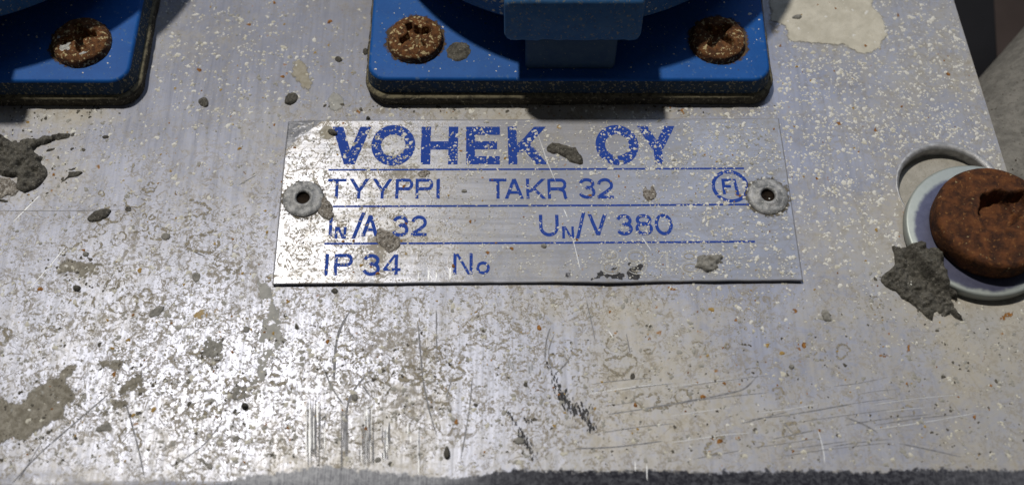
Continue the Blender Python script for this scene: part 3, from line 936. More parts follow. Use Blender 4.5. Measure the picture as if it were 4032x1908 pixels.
def glyph(ch, x0, y0, x1, y1, w):
    """list of ('p', polygon) or ('r', points, closed); y grows downwards"""
    ww, hh, h = x1 - x0, y1 - y0, w / 2
    xm, ym = (x0 + x1) / 2, (y0 + y1) / 2
    R = lambda a, b, c, d: ('p', [(a, b), (c, b), (c, d), (a, d)])
    k = w * 1.12

    def dia(xa, ya, xb, yb_, kk=k):     # slanted bar with level ends, centre line a -> b
        return ('p', [(xa - kk / 2, ya), (xa + kk / 2, ya), (xb + kk / 2, yb_), (xb - kk / 2, yb_)])
    if ch == 'V':
        return [dia(x0 + k / 2, y0, xm, y1), dia(x1 - k / 2, y0, xm, y1)]
    if ch in 'Oo0':
        return [('r', arc(xm, ym, ww / 2 - h, hh / 2 - h, 0, 360, 44)[:-1], True)]
    if ch == 'H':
        return [R(x0, y0, x0 + w, y1), R(x1 - w, y0, x1, y1), R(x0 + w, ym - h * 0.9, x1 - w, ym + h * 0.9)]
    if ch in 'EF':
        o = [R(x0, y0, x0 + w, y1), R(x0 + w, y0, x1, y0 + w * 0.92), R(x0 + w, ym - h, x1 - ww * 0.08, ym + h * 0.85)]
        return o + ([R(x0 + w, y1 - w * 0.92, x1, y1)] if ch == 'E' else [])
    if ch == 'K':
        k2 = w * 1.3
        return [R(x0, y0, x0 + w, y1), dia(x1 - k2 * 0.62, y0, x0 + w * 0.95, y0 + hh * 0.68, k2), dia(x0 + w + ww * 0.16, y0 + hh * 0.42, x1 - k2 / 2, y1, k2)]
    if ch == 'Y':
        return [R(xm - h, ym + hh * 0.08, xm + h, y1), dia(x0 + k * .55, y0, xm, ym + hh * 0.12, k * 1.1), dia(x1 - k * .55, y0, xm, ym + hh * 0.12, k * 1.1)]
    if ch == 'T':
        return [R(x0, y0, x1, y0 + w * 0.9), R(xm - h, y0 + w * 0.9, xm + h, y1)]
    if ch == 'I':
        return [R(x0, y0, x1, y1)]
    if ch == 'L':
        return [R(x0, y0, x0 + w, y1)]
    if ch in 'PR':
        yb2 = y0 + hh * 0.58
        ry = (yb2 - y0) / 2 - h * .9
        bow = [(x0 + w, y0 + h * .9)] + arc(x1 - h - ry * 0.95, y0 + h * .9 + ry, ry * 0.95, ry, 90, -90, 12) + [(x0 + w, yb2 - h * .9)]
        o = [R(x0, y0, x0 + w, y1), ('r', bow, False)]
        if ch == 'R':
            o.append(('r', [(x0 + ww * 0.55, yb2 - h)] + arc(x1 - h - ww * 0.2, yb2 + ww * .18, ww * 0.17, ww * .2, 80, 0, 5) + [(x1 - h, y1 - h), (x1 - h * .4, y1)], False))
        return o
    if ch == 'A':
        return [dia(xm, y0, x0 + k / 2, y1), dia(xm, y0, x1 - k / 2, y1), R(x0 + ww * 0.25, y0 + hh * 0.62, x1 - ww * 0.25, y0 + hh * 0.62 + w * 0.85)]
    if ch == 'N':
        return [R(x0, y0, x0 + w, y1), R(x1 - w, y0, x1, y1), ('p', [(x0 + w * 0.5, y0), (x0 + w * 1.5, y0), (x1 - w * .5, y1), (x1 - w * 1.5, y1)])]
    if ch == '/':
        return [dia(x1 - k / 2, y0, x0 + k / 2, y1)]
    if ch == 'U':
        rx = ww / 2 - h
        return [('r', [(x0 + h, y0), (x0 + h, y1 - h - rx)] + arc(xm, y1 - h - rx, rx, rx, 180, 360, 16) + [(x1 - h, y0)], False)]
    if ch == '3':
        r1, r2 = hh * 0.235, hh * 0.265
        c1, c2 = y0 + h + r1 - h * .3, y1 - h - r2 + h * .3
        r1 -= h * .3; r2 -= h * .3
        return [('r', arc(xm, c1, ww / 2 - h - ww * .04, r1, 170, -75, 18), False), ('r', [(xm - ww * .06, c1 + r1 + h * .2)] + arc(xm, c2, ww / 2 - h, r2, 85, -165, 20), False)]
    if ch == '2':
        r1 = hh * 0.27
        return [('r', arc(xm, y0 + h + r1, ww / 2 - h, r1, 172, -30, 18) + [(xm + ww * .05, ym + hh * .17), (x0 + ww * .2, y1 - hh * .16), (x0 + h, y1 - w * 0.9)], False), R(x0, y1 - w * 0.9, x1, y1)]
    if ch == '8':
        r1, r2 = hh * 0.235 - h * .4, hh * 0.27 - h * .4
        return [('r', arc(xm, y0 + h + r1, ww / 2 - h - ww * .05, r1, 0, 360, 30)[:-1], True), ('r', arc(xm, y1 - h - r2, ww / 2 - h, r2, 0, 360, 30)[:-1], True)]
    if ch == '9':
        r1 = hh * 0.29
        return [('r', arc(xm, y0 + h + r1, ww / 2 - h, r1, 0, 360, 32)[:-1], True), ('r', [(x1 - h, y0 + h + r1)] + arc(xm, y1 - h - hh * .28, ww / 2 - h, hh * .28, 0, -150, 16), False)]
    if ch == '4':
        return [R(x0 + ww * 0.66, y0, x0 + ww * 0.66 + w, y1), ('p', [(x0 + ww * 0.66 - w * .2, y0), (x0 + ww * .66 + w * .6, y0), (x0 + w, y0 + hh * .72), (x0, y0 + hh * .72)]), R(x0, y0 + hh * 0.67, x1, y0 + hh * 0.67 + w * .85)]
    return []


def to_mm(pts, slant_ref):
    cx, cy = slant_ref
    out = []
    for x, y in pts:
        out.append(at(x + (cx - VPX) / (cy - VPY) * (y - cy), y, 0.55)[:2])
    return np.array(out)


def fine_poly(P, step=0.8):
    return densify(np.array(P, float), step)


def strokes_mesh(name, strokes, w, ref, mat, parent, z0=0.03):
    V, Fc = [], []
    for si, s in enumerate(strokes):
        zo = z0 + 0.003 * si
        b = len(V)
        if s[0] == 'p':
            P = to_mm(s[1], ref)
            Q = fine_poly(P, 0.7)
            Q = Q + (np.stack([fbm(Q[:, 0] * 2.2, Q[:, 1] * 2.2, 5, 2), fbm(Q[:, 0] * 2.2 + 9, Q[:, 1] * 2.2, 6, 2)], -1) - 0.5) * 0.10
            V += [(x, y, z) for (x, y), z in zip(Q, plate_z(Q[:, 0], Q[:, 1]) + zo)]
            for t in tessellate_polygon([[Vector((x, y, 0)) for x, y in Q]]):
                a, b2, c = [b + i for i in t]
                p, q, r_ = Q[t[0]], Q[t[1]], Q[t[2]]
                if (q[0] - p[0]) * (r_[1] - p[1]) - (q[1] - p[1]) * (r_[0] - p[0]) < 0:
                    b2, c = c, b2
                Fc.append([a, b2, c])
        else:
            pts = np.array(s[1], float)
            if not s[2]:
                # resample so that straight runs bend with the plate
                o = [pts[0]]
                for i in range(len(pts) - 1):
                    kk = max(1, int(np.linalg.norm(pts[i + 1] - pts[i]) / 14))
                    o += [pts[i] + (pts[i + 1] - pts[i]) * (j + 1) / kk for j in range(kk)]
                pts = np.array(o)
            l, r_ = ribbon(pts, w, s[2])
            l, r_ = to_mm(l, ref), to_mm(r_, ref)
            m = len(l)
            V += [(x, y, z) for (x, y), z in zip(l, plate_z(l[:, 0], l[:, 1]) + zo)] + [(x, y, z) for (x, y), z in zip(r_, plate_z(r_[:, 0], r_[:, 1]) + zo)]
            for i in range(m if s[2] else m - 1):
                j = (i + 1) % m
                Fc.append([b + i, b + j, b + m + j, b + m + i])
    return link(name, V, Fc, mat, parent, smooth=False)


B, R2, R3, R4 = 37.5, 12.3, 13.2, 13.6
LET = [('V', 1304, 496.5, 1456, 648, B), ('O', 1462, 489.5, 1635, 653.5, B + 1), ('H', 1658, 496.5, 1803, 648, B), ('E', 1835, 496.5, 1968, 648, B - 2), ('K', 2000, 496.5, 2156, 648, B - 2),
       ('O', 2345, 490, 2514, 651, B), ('Y', 2514, 494, 2663, 646, B - 4),
       ('T', 1290, 705, 1363, 783, R2), ('Y', 1375.5, 705, 1453, 783, R2), ('Y', 1467, 705, 1545, 783, R2), ('P', 1557.5, 705, 1627, 783, R2), ('P', 1636, 705, 1706, 783, R2), ('I', 1718.5, 705, 1732, 783, R2),
       ('T', 1927, 704.5, 1994, 783, R2), ('A', 1987, 704.5, 2062.5, 783, R2), ('K', 2072, 704.5, 2150, 783, R2), ('R', 2156, 704.5, 2231, 783, R2), ('3', 2277, 702, 2344, 783, R2), ('2', 2351.6, 702, 2414.5, 782, R2),
       ('I', 1296, 850, 1309, 933, R3), ('N', 1319, 894, 1364, 941, R3 - 2), ('/', 1387, 838, 1437, 941, R3), ('A', 1424, 849, 1491, 931, R3), ('3', 1543.5, 850, 1609, 933, R3), ('2', 1619, 849, 1680.6, 930, R3),
       ('U', 2123, 846, 2200, 931, R3), ('N', 2213.5, 891.5, 2260, 939, R3 - 3), ('/', 2265, 836.7, 2307, 939, R3 - 1), ('V', 2315.5, 844, 2390.7, 926, R3), ('3', 2424, 844, 2491, 927, R3), ('8', 2500.7, 843, 2570, 926.5, R3), ('0', 2578, 842, 2649, 926.5, R3),
       ('I', 1280, 1001, 1294, 1086, R4), ('P', 1316, 1001, 1390, 1086, R4), ('3', 1427, 1001, 1497, 1087, R4), ('4', 1507, 1002, 1578, 1083, R4), ('N', 1785, 997, 1861, 1081, R4 - 1), ('o', 1875, 1029.6, 1929, 1080, R4 - 2)]
for ch, x0, y0, x1, y1, w_ in LET:
    nm = 'printed_digit' if ch in '0123489' else 'printed_letter'
    if ch == '/': nm = 'printed_slash'
    strokes_mesh(nm, glyph(ch, x0, y0, x1, y1, w_), w_, ((x0 + x1) / 2, (y0 + y1) / 2), 'print', plate)
for (xa, ya, xb, yb_, th) in ((1293, 670, 2929, 664, 6.5), (1311, 814, 2950, 806, 7), (1277, 960.5, 2972, 952, 7.5)):
    nseg = 60
    top = [(xa + (xb - xa) * i / nseg, ya + (yb_ - ya) * i / nseg - th / 2) for i in range(nseg + 1)]
    bot = [(x, y + th) for x, y in top]
    a = np.array([at(x, y, .55)[:2] for x, y in top]); b = np.array([at(x, y, .55)[:2] for x, y in bot])
    V = np.r_[np.c_[a, plate_z(a[:, 0], a[:, 1]) + .03], np.c_[b, plate_z(b[:, 0], b[:, 1]) + .03]]
    link('printed_rule', V, [[i, nseg + 1 + i, nseg + 2 + i, i + 1] for i in range(nseg)], 'print', plate, smooth=False)
em = strokes_mesh('approval_mark', [('r', arc(2875, 735, 66.5, 57.5, 0, 360, 60)[:-1], True)], 13.5, (2875, 735), 'print', plate)
strokes_mesh('mark_letter', glyph('F', 2843, 704, 2881, 766, 12), 12, (2862, 735), 'print', em)
strokes_mesh('mark_letter', [('p', [(2888, 705), (2899, 705), (2908, 770), (2896, 770)])], 12, (2898, 737), 'print', em)
# stamped serial digits: two thin bright lips beside a shallow groove
for ch, x0, y0, x1, y1 in (('8', 2366, 984, 2446, 1082), ('9', 2466, 984, 2545, 1080), ('4', 2574, 988, 2648, 1082), ('8', 2679, 988, 2758, 1080)):
    ref = ((x0 + x1) / 2, (y0 + y1) / 2)
    st = []
    xm, ww, hh = ref[0], x1 - x0, y1 - y0
    if ch == '8':
        for rr in (0, 9):
            st += [('r', arc(xm - 2, y0 + hh * .22, ww * .38 - rr, hh * .22 - rr, 0, 360, 34)[:-1], True), ('r', arc(xm, y1 - hh * .27, ww * .48 - rr, hh * .27 - rr, 0, 360, 34)[:-1], True)]
    elif ch == '9':
        for rr in (0, 9):
            st += [('r', arc(xm, y0 + hh * .29, ww * .48 - rr, hh * .29 - rr, 0, 360, 34)[:-1], True), ('r', [(x1 - 2 - rr, y0 + hh * .3)] + arc(xm, y1 - hh * .3, ww * .48 - rr, hh * .3 - rr, 0, -140, 18), False)]
    else:
        st = [('r', [(x0 + ww * .68, y0), (x0 + ww * .68, y1)], False), ('r', [(x0 + ww * .76, y0 + 8), (x0 + ww * .76, y1)], False), ('r', [(x0 + ww * .68, y0), (x0, y0 + hh * .7), (x1, y0 + hh * .7)], False)]
    strokes_mesh('stamped_digit', st[:2] if ch != '4' else st, 2.6, ref, 'stamp_lip', plate, 0.035)
    if ch != '4': strokes_mesh('stamped_digit', st[2:], 3.4, ref, 'groove', plate, 0.032)


# rivets
def rivet(cx, cy, seed):
    c = at(cx, cy, 1.2)
    zb = float(plate_z(np.array([c[0]]), np.array([c[1]]))[0])

    def f(V):
        r_ = np.hypot(V[:, 0], V[:, 1])
        V[:, 2] += (fbm(V[:, 0] * 1.3 + seed, V[:, 1] * 1.3, seed, 4) - 0.5) * 0.08 * (r_ > 1.0)
        s = 1 + 0.05 * (fbm(V[:, 0] * .5 + 3, V[:, 1] * .5, seed + 2, 2) - .5)
        V[:, 0] *= s; V[:, 1] *= s
        return V
    rings = [(3.30, -0.05), (3.32, 0.12), (3.25, 0.30), (3.0, 0.46), (2.6, 0.58), (2.45, 0.56), (2.35, 0.56), (2.0, 0.62), (1.7, 0.76), (1.45, 0.84), (1.25, 0.80), (1.12, 0.6), (1.04, 0.2)]
    rv = radial('rivet', (c[0], c[1], zb), rings, 56, f, 'rivet', plate, cap=False)
    radial('bore', (c[0], c[1], zb), [(1.06, 0.5), (1.0, 0.3), (0.95, 0.12), (0.02, 0.10)], 32, None, 'hole', rv)


MAT['grime'] = simple('rivet_grime', (0.07, 0.062, 0.048), (0.17, 0.15, 0.115), 1.2, 0.9, bump=0.06, film=2.8)
for cx, cy in ((1194, 786), (3022, 776)):
    c = at(cx, cy, 0.6)
    blob('grime_ring', [(c[0] + 4.1 * math.cos(t), c[1] + 4.0 * math.sin(t)) for t in np.linspace(0, 2 * math.pi, 22)[:-1]], 'grime', 0.015, 0.9, 0.005, 0.5, 0.3, base=plate_z, z=0.045, parent=plate, mm=True)
rivet(1193, 778, 3)
rivet(3024, 768, 8)
PZ = dict(base=plate_z, z=0.0)
for pts, wd, m in ((zoomed([(980, 210), (1010, 300), (1060, 450), (1110, 600), (1170, 760), (1250, 940)], 1850, 470, .2707), 0.10, 'scratch_bright'),
                   (zoomed([(480, 80), (530, 190)], 2050, 800, .3494), 0.13, 'scratch_bright'),
                   (zoomed([(580, 400), (620, 560), (670, 780)], 2050, 800, .3494), 0.11, 'scratch_bright'),
                   (zoomed([(1360, 400), (1470, 560)], 2050, 800, .3494), 0.13, 'scratch_bright'),
                   ([(1775, 1060), (1772, 1110)], 0.3, 'scratch_bright'), ([(1650, 1075), (1648, 1118)], 0.2, 'scratch_bright'), ([(1690, 1065), (1687, 1115)], 0.2, 'scratch_bright'), ([(1720, 1075), (1718, 1112)], 0.25, 'scratch_bright')):
    scratch(pts, wd, m, plate_z, plate, 0.05)

# ------------------------------------------------------------------ lumps, splashes and stains
MG = 'dark mortar droplets on the panel'
z6 = lambda p: zoomed(p, 0, 480, .3034)
blob('mortar_lump', z6([(-80, 150), (0, 168), (60, 190), (100, 235), (150, 258), (240, 243), (300, 236), (380, 225), (470, 222), (540, 200), (620, 180), (700, 170), (790, 155), (860, 150), (930, 150), (978, 140), (980, 165), (930, 200), (850, 215), (780, 240), (700, 255), (620, 285), (540, 310), (480, 335), (450, 365), (460, 400), (500, 420), (555, 470), (530, 520), (570, 570), (620, 640), (600, 710), (560, 760), (540, 800), (500, 850), (440, 880), (360, 910), (290, 915), (240, 885), (215, 800), (225, 715), (160, 722), (80, 712), (0, 690), (-80, 700)]),
     'mortar_dark', 0.9, 1.0, 0.75, 0.25, 0.24, pits=((10, 640, 1.6, 0.4), (25, 660, 1.0, 0.5)), label='large dark mortar lump with a pointed tail at the left edge of the panel', cat='mortar')
blob('mortar_crumb', z6([(-40, 730), (60, 730), (160, 740), (210, 780), (220, 850), (240, 900), (200, 945), (120, 960), (60, 985), (-40, 1000)]), 'mortar_grit', 0.22, 0.5, 0.2, 0.4, label='pale crumbly mortar patch under the large dark lump at the left edge', cat='mortar')
blob('mortar_crumb', z6([(-40, 990), (0, 1000), (60, 1010), (112, 1040), (70, 1050), (0, 1036), (-40, 1036)]), 'mortar_dark', 0.3, 0.4, 0.1, 0.15, label='small dark mortar sliver below the crumbly patch at the left edge', cat='mortar')
blob('mortar_chip', z6([(770, 800), (880, 700), (890, 655), (940, 645), (1000, 640), (1075, 650), (1040, 690), (980, 715), (900, 730), (820, 775)]), 'mortar_dark', 0.35, 0.5, 0.2, 0.08, label='pointed dark mortar chip just right of the large left lump', cat='mortar')
blob('mortar_chip', z6([(890, 628), (940, 605), (1000, 588), (985, 610), (930, 630)]), 'mortar_dark', 0.2, 0.3, 0.1, 0.05, label='tiny dark sliver just above the pointed mortar chip', cat='mortar')
blob('mortar_chip', z6([(590, 380), (640, 350), (710, 342), (705, 362), (640, 385)]), 'mortar_dark', 0.2, 0.3, 0.1, 0.1, label='tiny dark flake below the tail of the large left lump', cat='mortar')
blob('mortar_chip', oval(416, 540, 14, 7, 5), 'mortar_dark', 0.2, 0.3, 0.1, 0.1, label='tiny dark fleck right of the pointed tail of the large left lump', cat='mortar')
blob('mortar_droplet', oval(391, 848, 50, 21, 22), 'mortar_dark', 0.55, 0.9, 0.1, 0.1, label='long dark oval mortar droplet on the left half of the panel', cat='mortar', group=MG)
blob('mortar_droplet', oval(803, 402, 19, 22, 60, tear=.2), 'mortar_dark', 0.35, 0.6, 0.08, 0.12, label='round dark mortar droplet right of the left socket', cat='mortar', group=MG)
blob('mortar_droplet', oval(1147, 390, 29, 21, 35), 'mortar_dark', 0.6, 0.8, 0.1, 0.12, label='dark mortar droplet left of the middle socket, beside a pale grey splash', cat='mortar', group=MG)
blob('mortar_droplet', oval(1333, 234, 15, 11, -20), 'mortar_dark', 0.4, 0.5, 0.1, 0.1, label='small dark droplet above the tan splash, left of the middle socket', cat='mortar', group=MG)
blob('mortar_droplet', oval(1439, 204, 10, 14, 0), 'mortar_dark', 0.4, 0.5, 0.1, 0.1, label='small dark droplet touching the left side of the middle socket', cat='mortar', group=MG)
blob('mortar_droplet', oval(1450, 471, 9, 8, 0), 'mortar_dark', 0.9, 0.5, 0.1, 0.05, label='tiny dark droplet at the top edge of the nameplate', cat='mortar', group=MG)
blob('mortar_droplet', oval(303, 1135, 17, 13, 0), 'mortar_dark', 0.5, 0.5, 0.1, 0.1, label='small dark round droplet below the brown stain at left', cat='mortar', group=MG)
blob('mortar_droplet', oval(617, 1226, 36, 17, 32), 'mortar_grey', 0.3, 0.6, 0.1, 0.2, label='grey slanted mortar smear left of the ochre stain', cat='mortar', group=MG)
blob('mortar_droplet', oval(652, 931, 18, 15, 0), 'mortar_grey', 0.3, 0.5, 0.1, 0.1, label='round grey droplet between the left mortar lump and the nameplate', cat='mortar', group=MG)
blob('mortar_droplet', oval(505, 823, 12, 12, 0), 'mortar_dark', 0.3, 0.4, 0.1, 0.1, label='small dark speck right of the long oval droplet', cat='mortar', group=MG)
blob('mortar_droplet', oval(338, 1000, 13, 11, 0), 'mortar_grey', 0.4, 0.4, 0.1, 0.1, label='small grey bead on top of the brown stain at left', cat='mortar', group=MG)
blob('mortar_droplet', oval(772, 1090, 18, 20, 0), 'mortar_grey', 0.25, 0.5, 0.1, 0.2, label='grey blot left of the lower corner of the nameplate', cat='mortar', group=MG)
blob('mortar_pebble', oval(965, 1599, 14, 14, 0), 'mortar_dark', 0.9, 0.55, 0.1, 0.06, label='dark round pebble in the bright glare low on the panel', cat='pebble')
blob('mortar_pebble', oval(1760, 1780, 27, 13, 90, tear=.35), 'mortar_dark', 0.8, 0.6, 0.05, 0.06, label='dark tear-shaped pebble near the front edge of the panel', cat='pebble')
blob('mortar_droplet', oval(1397, 1564, 14, 16, 0), 'mortar_grey', 0.3, 0.4, 0.1, 0.1, label='grey blot above the upright gouges', cat='mortar', group=MG)
blob('mortar_droplet', oval(1318, 1145, 14, 12, 0), 'mortar_dark', 0.4, 0.4, 0.1, 0.1, label='dark blot just under the left part of the nameplate', cat='mortar', group=MG)
blob('mortar_droplet', oval(970, 1297, 15, 13, 30), 'mortar_grey', 0.3, 0.4, 0.1, 0.1, label='grey drop beside the pale run, below the nameplate', cat='mortar', group=MG)
blob('mortar_droplet', oval(742, 1501, 11, 12, 30), 'mortar_grey', 0.3, 0.4, 0.1, 0.1, label='grey drop left of the dark smudge in the glare', cat='mortar', group=MG)
blob('mortar_droplet', oval(1488, 1809, 14, 11, 30), 'mortar_grey', 0.3, 0.4, 0.1, 0.1, label='grey drop among the upright gouges', cat='mortar', group=MG)
blob('mortar_droplet', oval(3253, 1243, 18, 26, 35), 'mortar_grey', 0.3, 0.6, 0.1, 0.2, label='grey blot between the nameplate and the right mortar lump', cat='mortar', group=MG)
blob('mortar_droplet', oval(3117, 1444, 11, 10, 0), 'mortar_grey', 0.3, 0.4, 0.1, 0.1, label='small grey drop below the right end of the nameplate', cat='mortar', group=MG)
blob('mortar_droplet', oval(2491, 1480, 10, 14, 0), 'mortar_dark', 0.3, 0.4, 0.1, 0.1, label='dark fleck right of the black scuff', cat='mortar', group=MG)
blob('mortar_droplet', oval(2045, 1735, 20, 14, 10), 'mortar_grey', 0.3, 0.4, 0.1, 0.15, label='grey drop on the lower end of the left black scuff', cat='mortar', group=MG)
blob('grey_splash', oval(1322, 402, 37, 42, 0), 'wash', 0.08, 0.6, 0.06, 0.3, label='pale grey round splash under the left corner of the middle socket', cat='splash')
blob('tan_splash', [(1150, 250), (1175, 228), (1200, 245), (1215, 265), (1225, 300), (1240, 330), (1225, 360), (1212, 372), (1185, 340), (1160, 320), (1145, 290)], 'tan', 0.08, 0.6, 0.08, 0.4, label='tan drip-shaped splash left of the middle socket', cat='splash')
blob('tan_splash', zoomed([(770, 450), (790, 370), (820, 365), (800, 420)], 0, 400, .6563), 'tan', 0.05, 0.5, 0.05, 0.2, label='small tan wedge-shaped splash above the long oval droplet', cat='splash')
blob('plaster_splash', zoomed([(110, -30), (60, 100), (60, 180), (130, 190), (180, 230), (190, 320), (260, 350), (400, 360), (560, 380), (680, 385), (720, 420), (820, 445), (900, 420), (960, 390), (1000, 330), (1020, 260), (990, 170), (960, 110), (900, 50), (850, -30)], 3000, 0, .492),
     'cream', 0.10, 0.8, 0.10, 0.35, 0.4, label='large cream plaster splash right of the middle socket', cat='splash')
for pts, wd in (((( 500, 130), (640, 100), (760, 85), (920, 88)), 0.2), (((680, 350), (800, 345), (900, 355)), 0.22), (((520, 150), (560, 190), (620, 215)), 0.14)):
    scratch(zoomed(pts, 3000, 0, .492), wd, 'stain', lambda x, y: np.full_like(x, 0.17), bpy.data.objects['plaster_splash'], 0.02, 'crack') if False else None
blob('mortar_droplet', zoomed([(235, 150), (260, 125), (310, 120), (320, 140), (290, 160)], 3000, 0, .492), 'mortar_grey', 0.35, 0.4, 0.1, 0.1, label='grey drop sitting in the large cream splash', cat='mortar', group=MG)
z5 = lambda p: zoomed(p, 3400, 500, .656)
zl = 0.0


def right_base(x, y):      # the lump laps from the panel up on to the washer
    r_ = np.hypot(x - 73.3, y - 1.2)
    return 2.15 * sst(12.6, 11.3, r_)


blob('mortar_lump', z5([(175, 715), (250, 735), (300, 725), (340, 740), (360, 765), (415, 765), (450, 810), (455, 870), (470, 900), (490, 960), (500, 985), (545, 1020), (560, 1040), (525, 1032), (545, 1090), (580, 1130), (600, 1166), (560, 1152), (520, 1128), (480, 1142), (440, 1110), (425, 1115), (415, 1157), (390, 1152), (300, 1070), (250, 1040), (220, 1022), (190, 985), (140, 965), (105, 920), (120, 880), (160, 850), (185, 830), (180, 770)]),
     'mortar_dark', 0.75, 0.8, 0.75, 0.2, 0.22, base=right_base, pits=((3590, 1105, 1.0, 0.7),), label='ragged dark mortar lump lapping against the zinc washer', cat='mortar')
# on the nameplate
NG = 'mortar lumps on the nameplate'
blob('mortar_lump', zoomed([(1115, 440), (1150, 395), (1190, 368), (1280, 370), (1390, 400), (1470, 430), (1530, 430), (1570, 490), (1620, 560), (1648, 610), (1640, 670), (1600, 690), (1540, 675), (1450, 650), (1390, 590), (1280, 535), (1190, 525), (1130, 490)], 1850, 470, .2707),
     'mortar_dark', 0.55, 0.8, 0.15, 0.12, 0.16, label='dark peanut-shaped mortar lump between the words on the nameplate', cat='mortar', group=NG, **PZ)
blob('mortar_lump', oval(1311, 528, 20, 12, -20), 'mortar_dark', 0.6, 0.5, 0.1, 0.08, label='small dark lump at the foot of the printed V on the nameplate', cat='mortar', group=NG, **PZ)
blob('tan_splash', oval(1288, 528, 34, 31, 0), 'tan', 0.05, 0.4, 0.08, 0.3, label='pale tan ring beside the printed V on the nameplate', cat='splash', **PZ)
blob('mortar_lump', zoomed([(60, -40), (180, -20), (215, 50), (225, 140), (255, 200), (200, 270), (130, 265), (60, 220), (20, 150), (60, 60)], 1250, 800, .2717), 'mortar_grit', 0.35, 0.5, 0.25, 0.3, 0.16, label='gritty grey lump at the lower right of the left rivet', cat='mortar', group=NG, **PZ)
blob('mortar_lump', zoomed([(880, 400), (960, 410), (1060, 450), (1150, 500), (1215, 540), (1205, 640), (1150, 710), (1050, 750), (1030, 755), (980, 690), (930, 650), (870, 600), (850, 520), (865, 450)], 1250, 800, .2717), 'mortar_grit', 0.35, 0.5, 0.3, 0.15, 0.16, label='gritty brownish lump below the printed 32 on the nameplate', cat='mortar', group=NG, **PZ)
blob('mortar_lump', zoomed([(545, 920), (560, 850), (580, 818), (600, 860), (640, 870), (645, 822), (672, 808), (690, 870), (715, 930), (690, 970), (620, 1010), (565, 965)], 2350, 470, .328), 'mortar_grit', 0.2, 0.4, 0.2, 0.1, 0.15, label='small pale gritty lump right of the printed TAKR 32', cat='mortar', group=NG, **PZ)
blob('mortar_lump', zoomed([(1945, 740), (1980, 690), (1990, 620), (2050, 605), (2150, 612), (2250, 603), (2272, 640), (2240, 660), (2272, 690), (2210, 710), (2220, 750), (2150, 790), (2080, 800), (2030, 760), (1965, 752)], 2050, 800, .3494), 'mortar_grey', 0.8, 0.7, 0.4, 0.12, 0.17, label='rough beige mortar lump over the stamped serial number', cat='mortar', group=NG, **PZ)
blob('mortar_lump', oval(1670, 692, 26, 14, 15), 'mortar_grit', 0.15, 0.4, 0.15, 0.25, label='flat grey smear above the second printed P on the nameplate', cat='mortar', group=NG, **PZ)
blob('mortar_lump', oval(2141, 974, 12, 11, 0), 'mortar_grey', 0.25, 0.4, 0.1, 0.1, label='small grey bead under the printed U on the nameplate', cat='mortar', group=NG, **PZ)
blob('mortar_lump', oval(1828, 760, 11, 8, 0), 'mortar_grey', 0.25, 0.3, 0.1, 0.1, label='small grey bead between TYYPPI and TAKR on the nameplate', cat='mortar', group=NG, **PZ)
BP = 'black paint remnants on the nameplate'
z5b = lambda p: zoomed(p, 2050, 800, .3494)
blob('paint_remnant', z5b([(780, 880), (830, 845), (900, 790), (950, 820), (1010, 815), (1100, 800), (1160, 810), (1170, 840), (1120, 870), (1050, 880), (1000, 870), (940, 860), (880, 862), (820, 890)]), 'black', 0.03, 0.14, 0.04, 0.5, 0.14, label='widest black paint remnant along the lower edge of the nameplate', cat='paint remnant', group=BP, **PZ)
blob('paint_remnant', z5b([(1200, 870), (1195, 790), (1230, 750), (1300, 710), (1370, 720), (1370, 760), (1300, 790), (1340, 820), (1370, 830), (1300, 880), (1250, 890)]), 'black', 0.03, 0.14, 0.04, 0.4, 0.14, label='tall black paint remnant under the stamped 9', cat='paint remnant', group=BP, **PZ)
blob('paint_remnant', z5b([(1200, 700), (1250, 665), (1240, 720), (1210, 725)]), 'black', 0.03, 0.14, 0.04, 0.15, 0.12, label='upright black paint fleck in the tail of the stamped 9', cat='paint remnant', group=BP, **PZ)
blob('paint_remnant', z5b([(1000, 768), (1040, 745), (1090, 740), (1070, 770), (1030, 780)]), 'black', 0.03, 0.14, 0.04, 0.15, 0.12, label='thin black paint fleck in the lower ring of the stamped 8', cat='paint remnant', group=BP, **PZ)
# stains and washes on the panel
z0 = lambda p: zoomed(p, 0, 1108, .6563)
SG = 'brown mortar stains on the panel'
blob('mortar_stain', z0([(-60, 700), (60, 710), (120, 715), (190, 650), (240, 590), (330, 575), (370, 520), (420, 478), (460, 500), (450, 550), (410, 590), (440, 640), (462, 700), (400, 760), (400, 830), (330, 850), (250, 880), (200, 920), (130, 960), (50, 960), (-60, 990)]), 'stain', 0.07, 0.6, 0.12, 0.7, 0.4, label='largest brown grey mortar stain in the lower left corner', cat='stain', group=SG)
blob('mortar_stain', z0([(590, 460), (680, 470), (760, 455), (825, 450), (760, 490), (700, 540), (640, 530), (590, 500)]), 'stain', 0.06, 0.5, 0.1, 0.5, label='flat brown stain above and right of the lower left stain', cat='stain', group=SG)
blob('mortar_stain', z0([(740, 610), (800, 560), (850, 540), (870, 600), (870, 660), (830, 690), (800, 670), (720, 690), (700, 650)]), 'stain', 0.10, 0.5, 0.15, 0.4, label='brown crusty stain at the top of the long scratch at lower left', cat='stain', group=SG)
blob('mortar_stain', z0([(665, 710), (740, 700), (780, 740), (720, 770), (660, 760)]), 'stain', 0.06, 0.5, 0.1, 0.4, label='brown stain crossed by the long scratch at lower left', cat='stain', group=SG)
blob('mortar_stain', z0([(585, 790), (640, 760), (662, 800), (620, 815)]), 'stain', 0.06, 0.5, 0.1, 0.3, label='small brown stain left of the long scratch at lower left', cat='stain', group=SG)
blob('mortar_stain', z0([(575, 880), (640, 845), (680, 880), (640, 900), (575, 900)]), 'mortar_grey', 0.15, 0.5, 0.15, 0.3, label='grey crusty stain in the bright glare at lower left', cat='stain', group=SG)
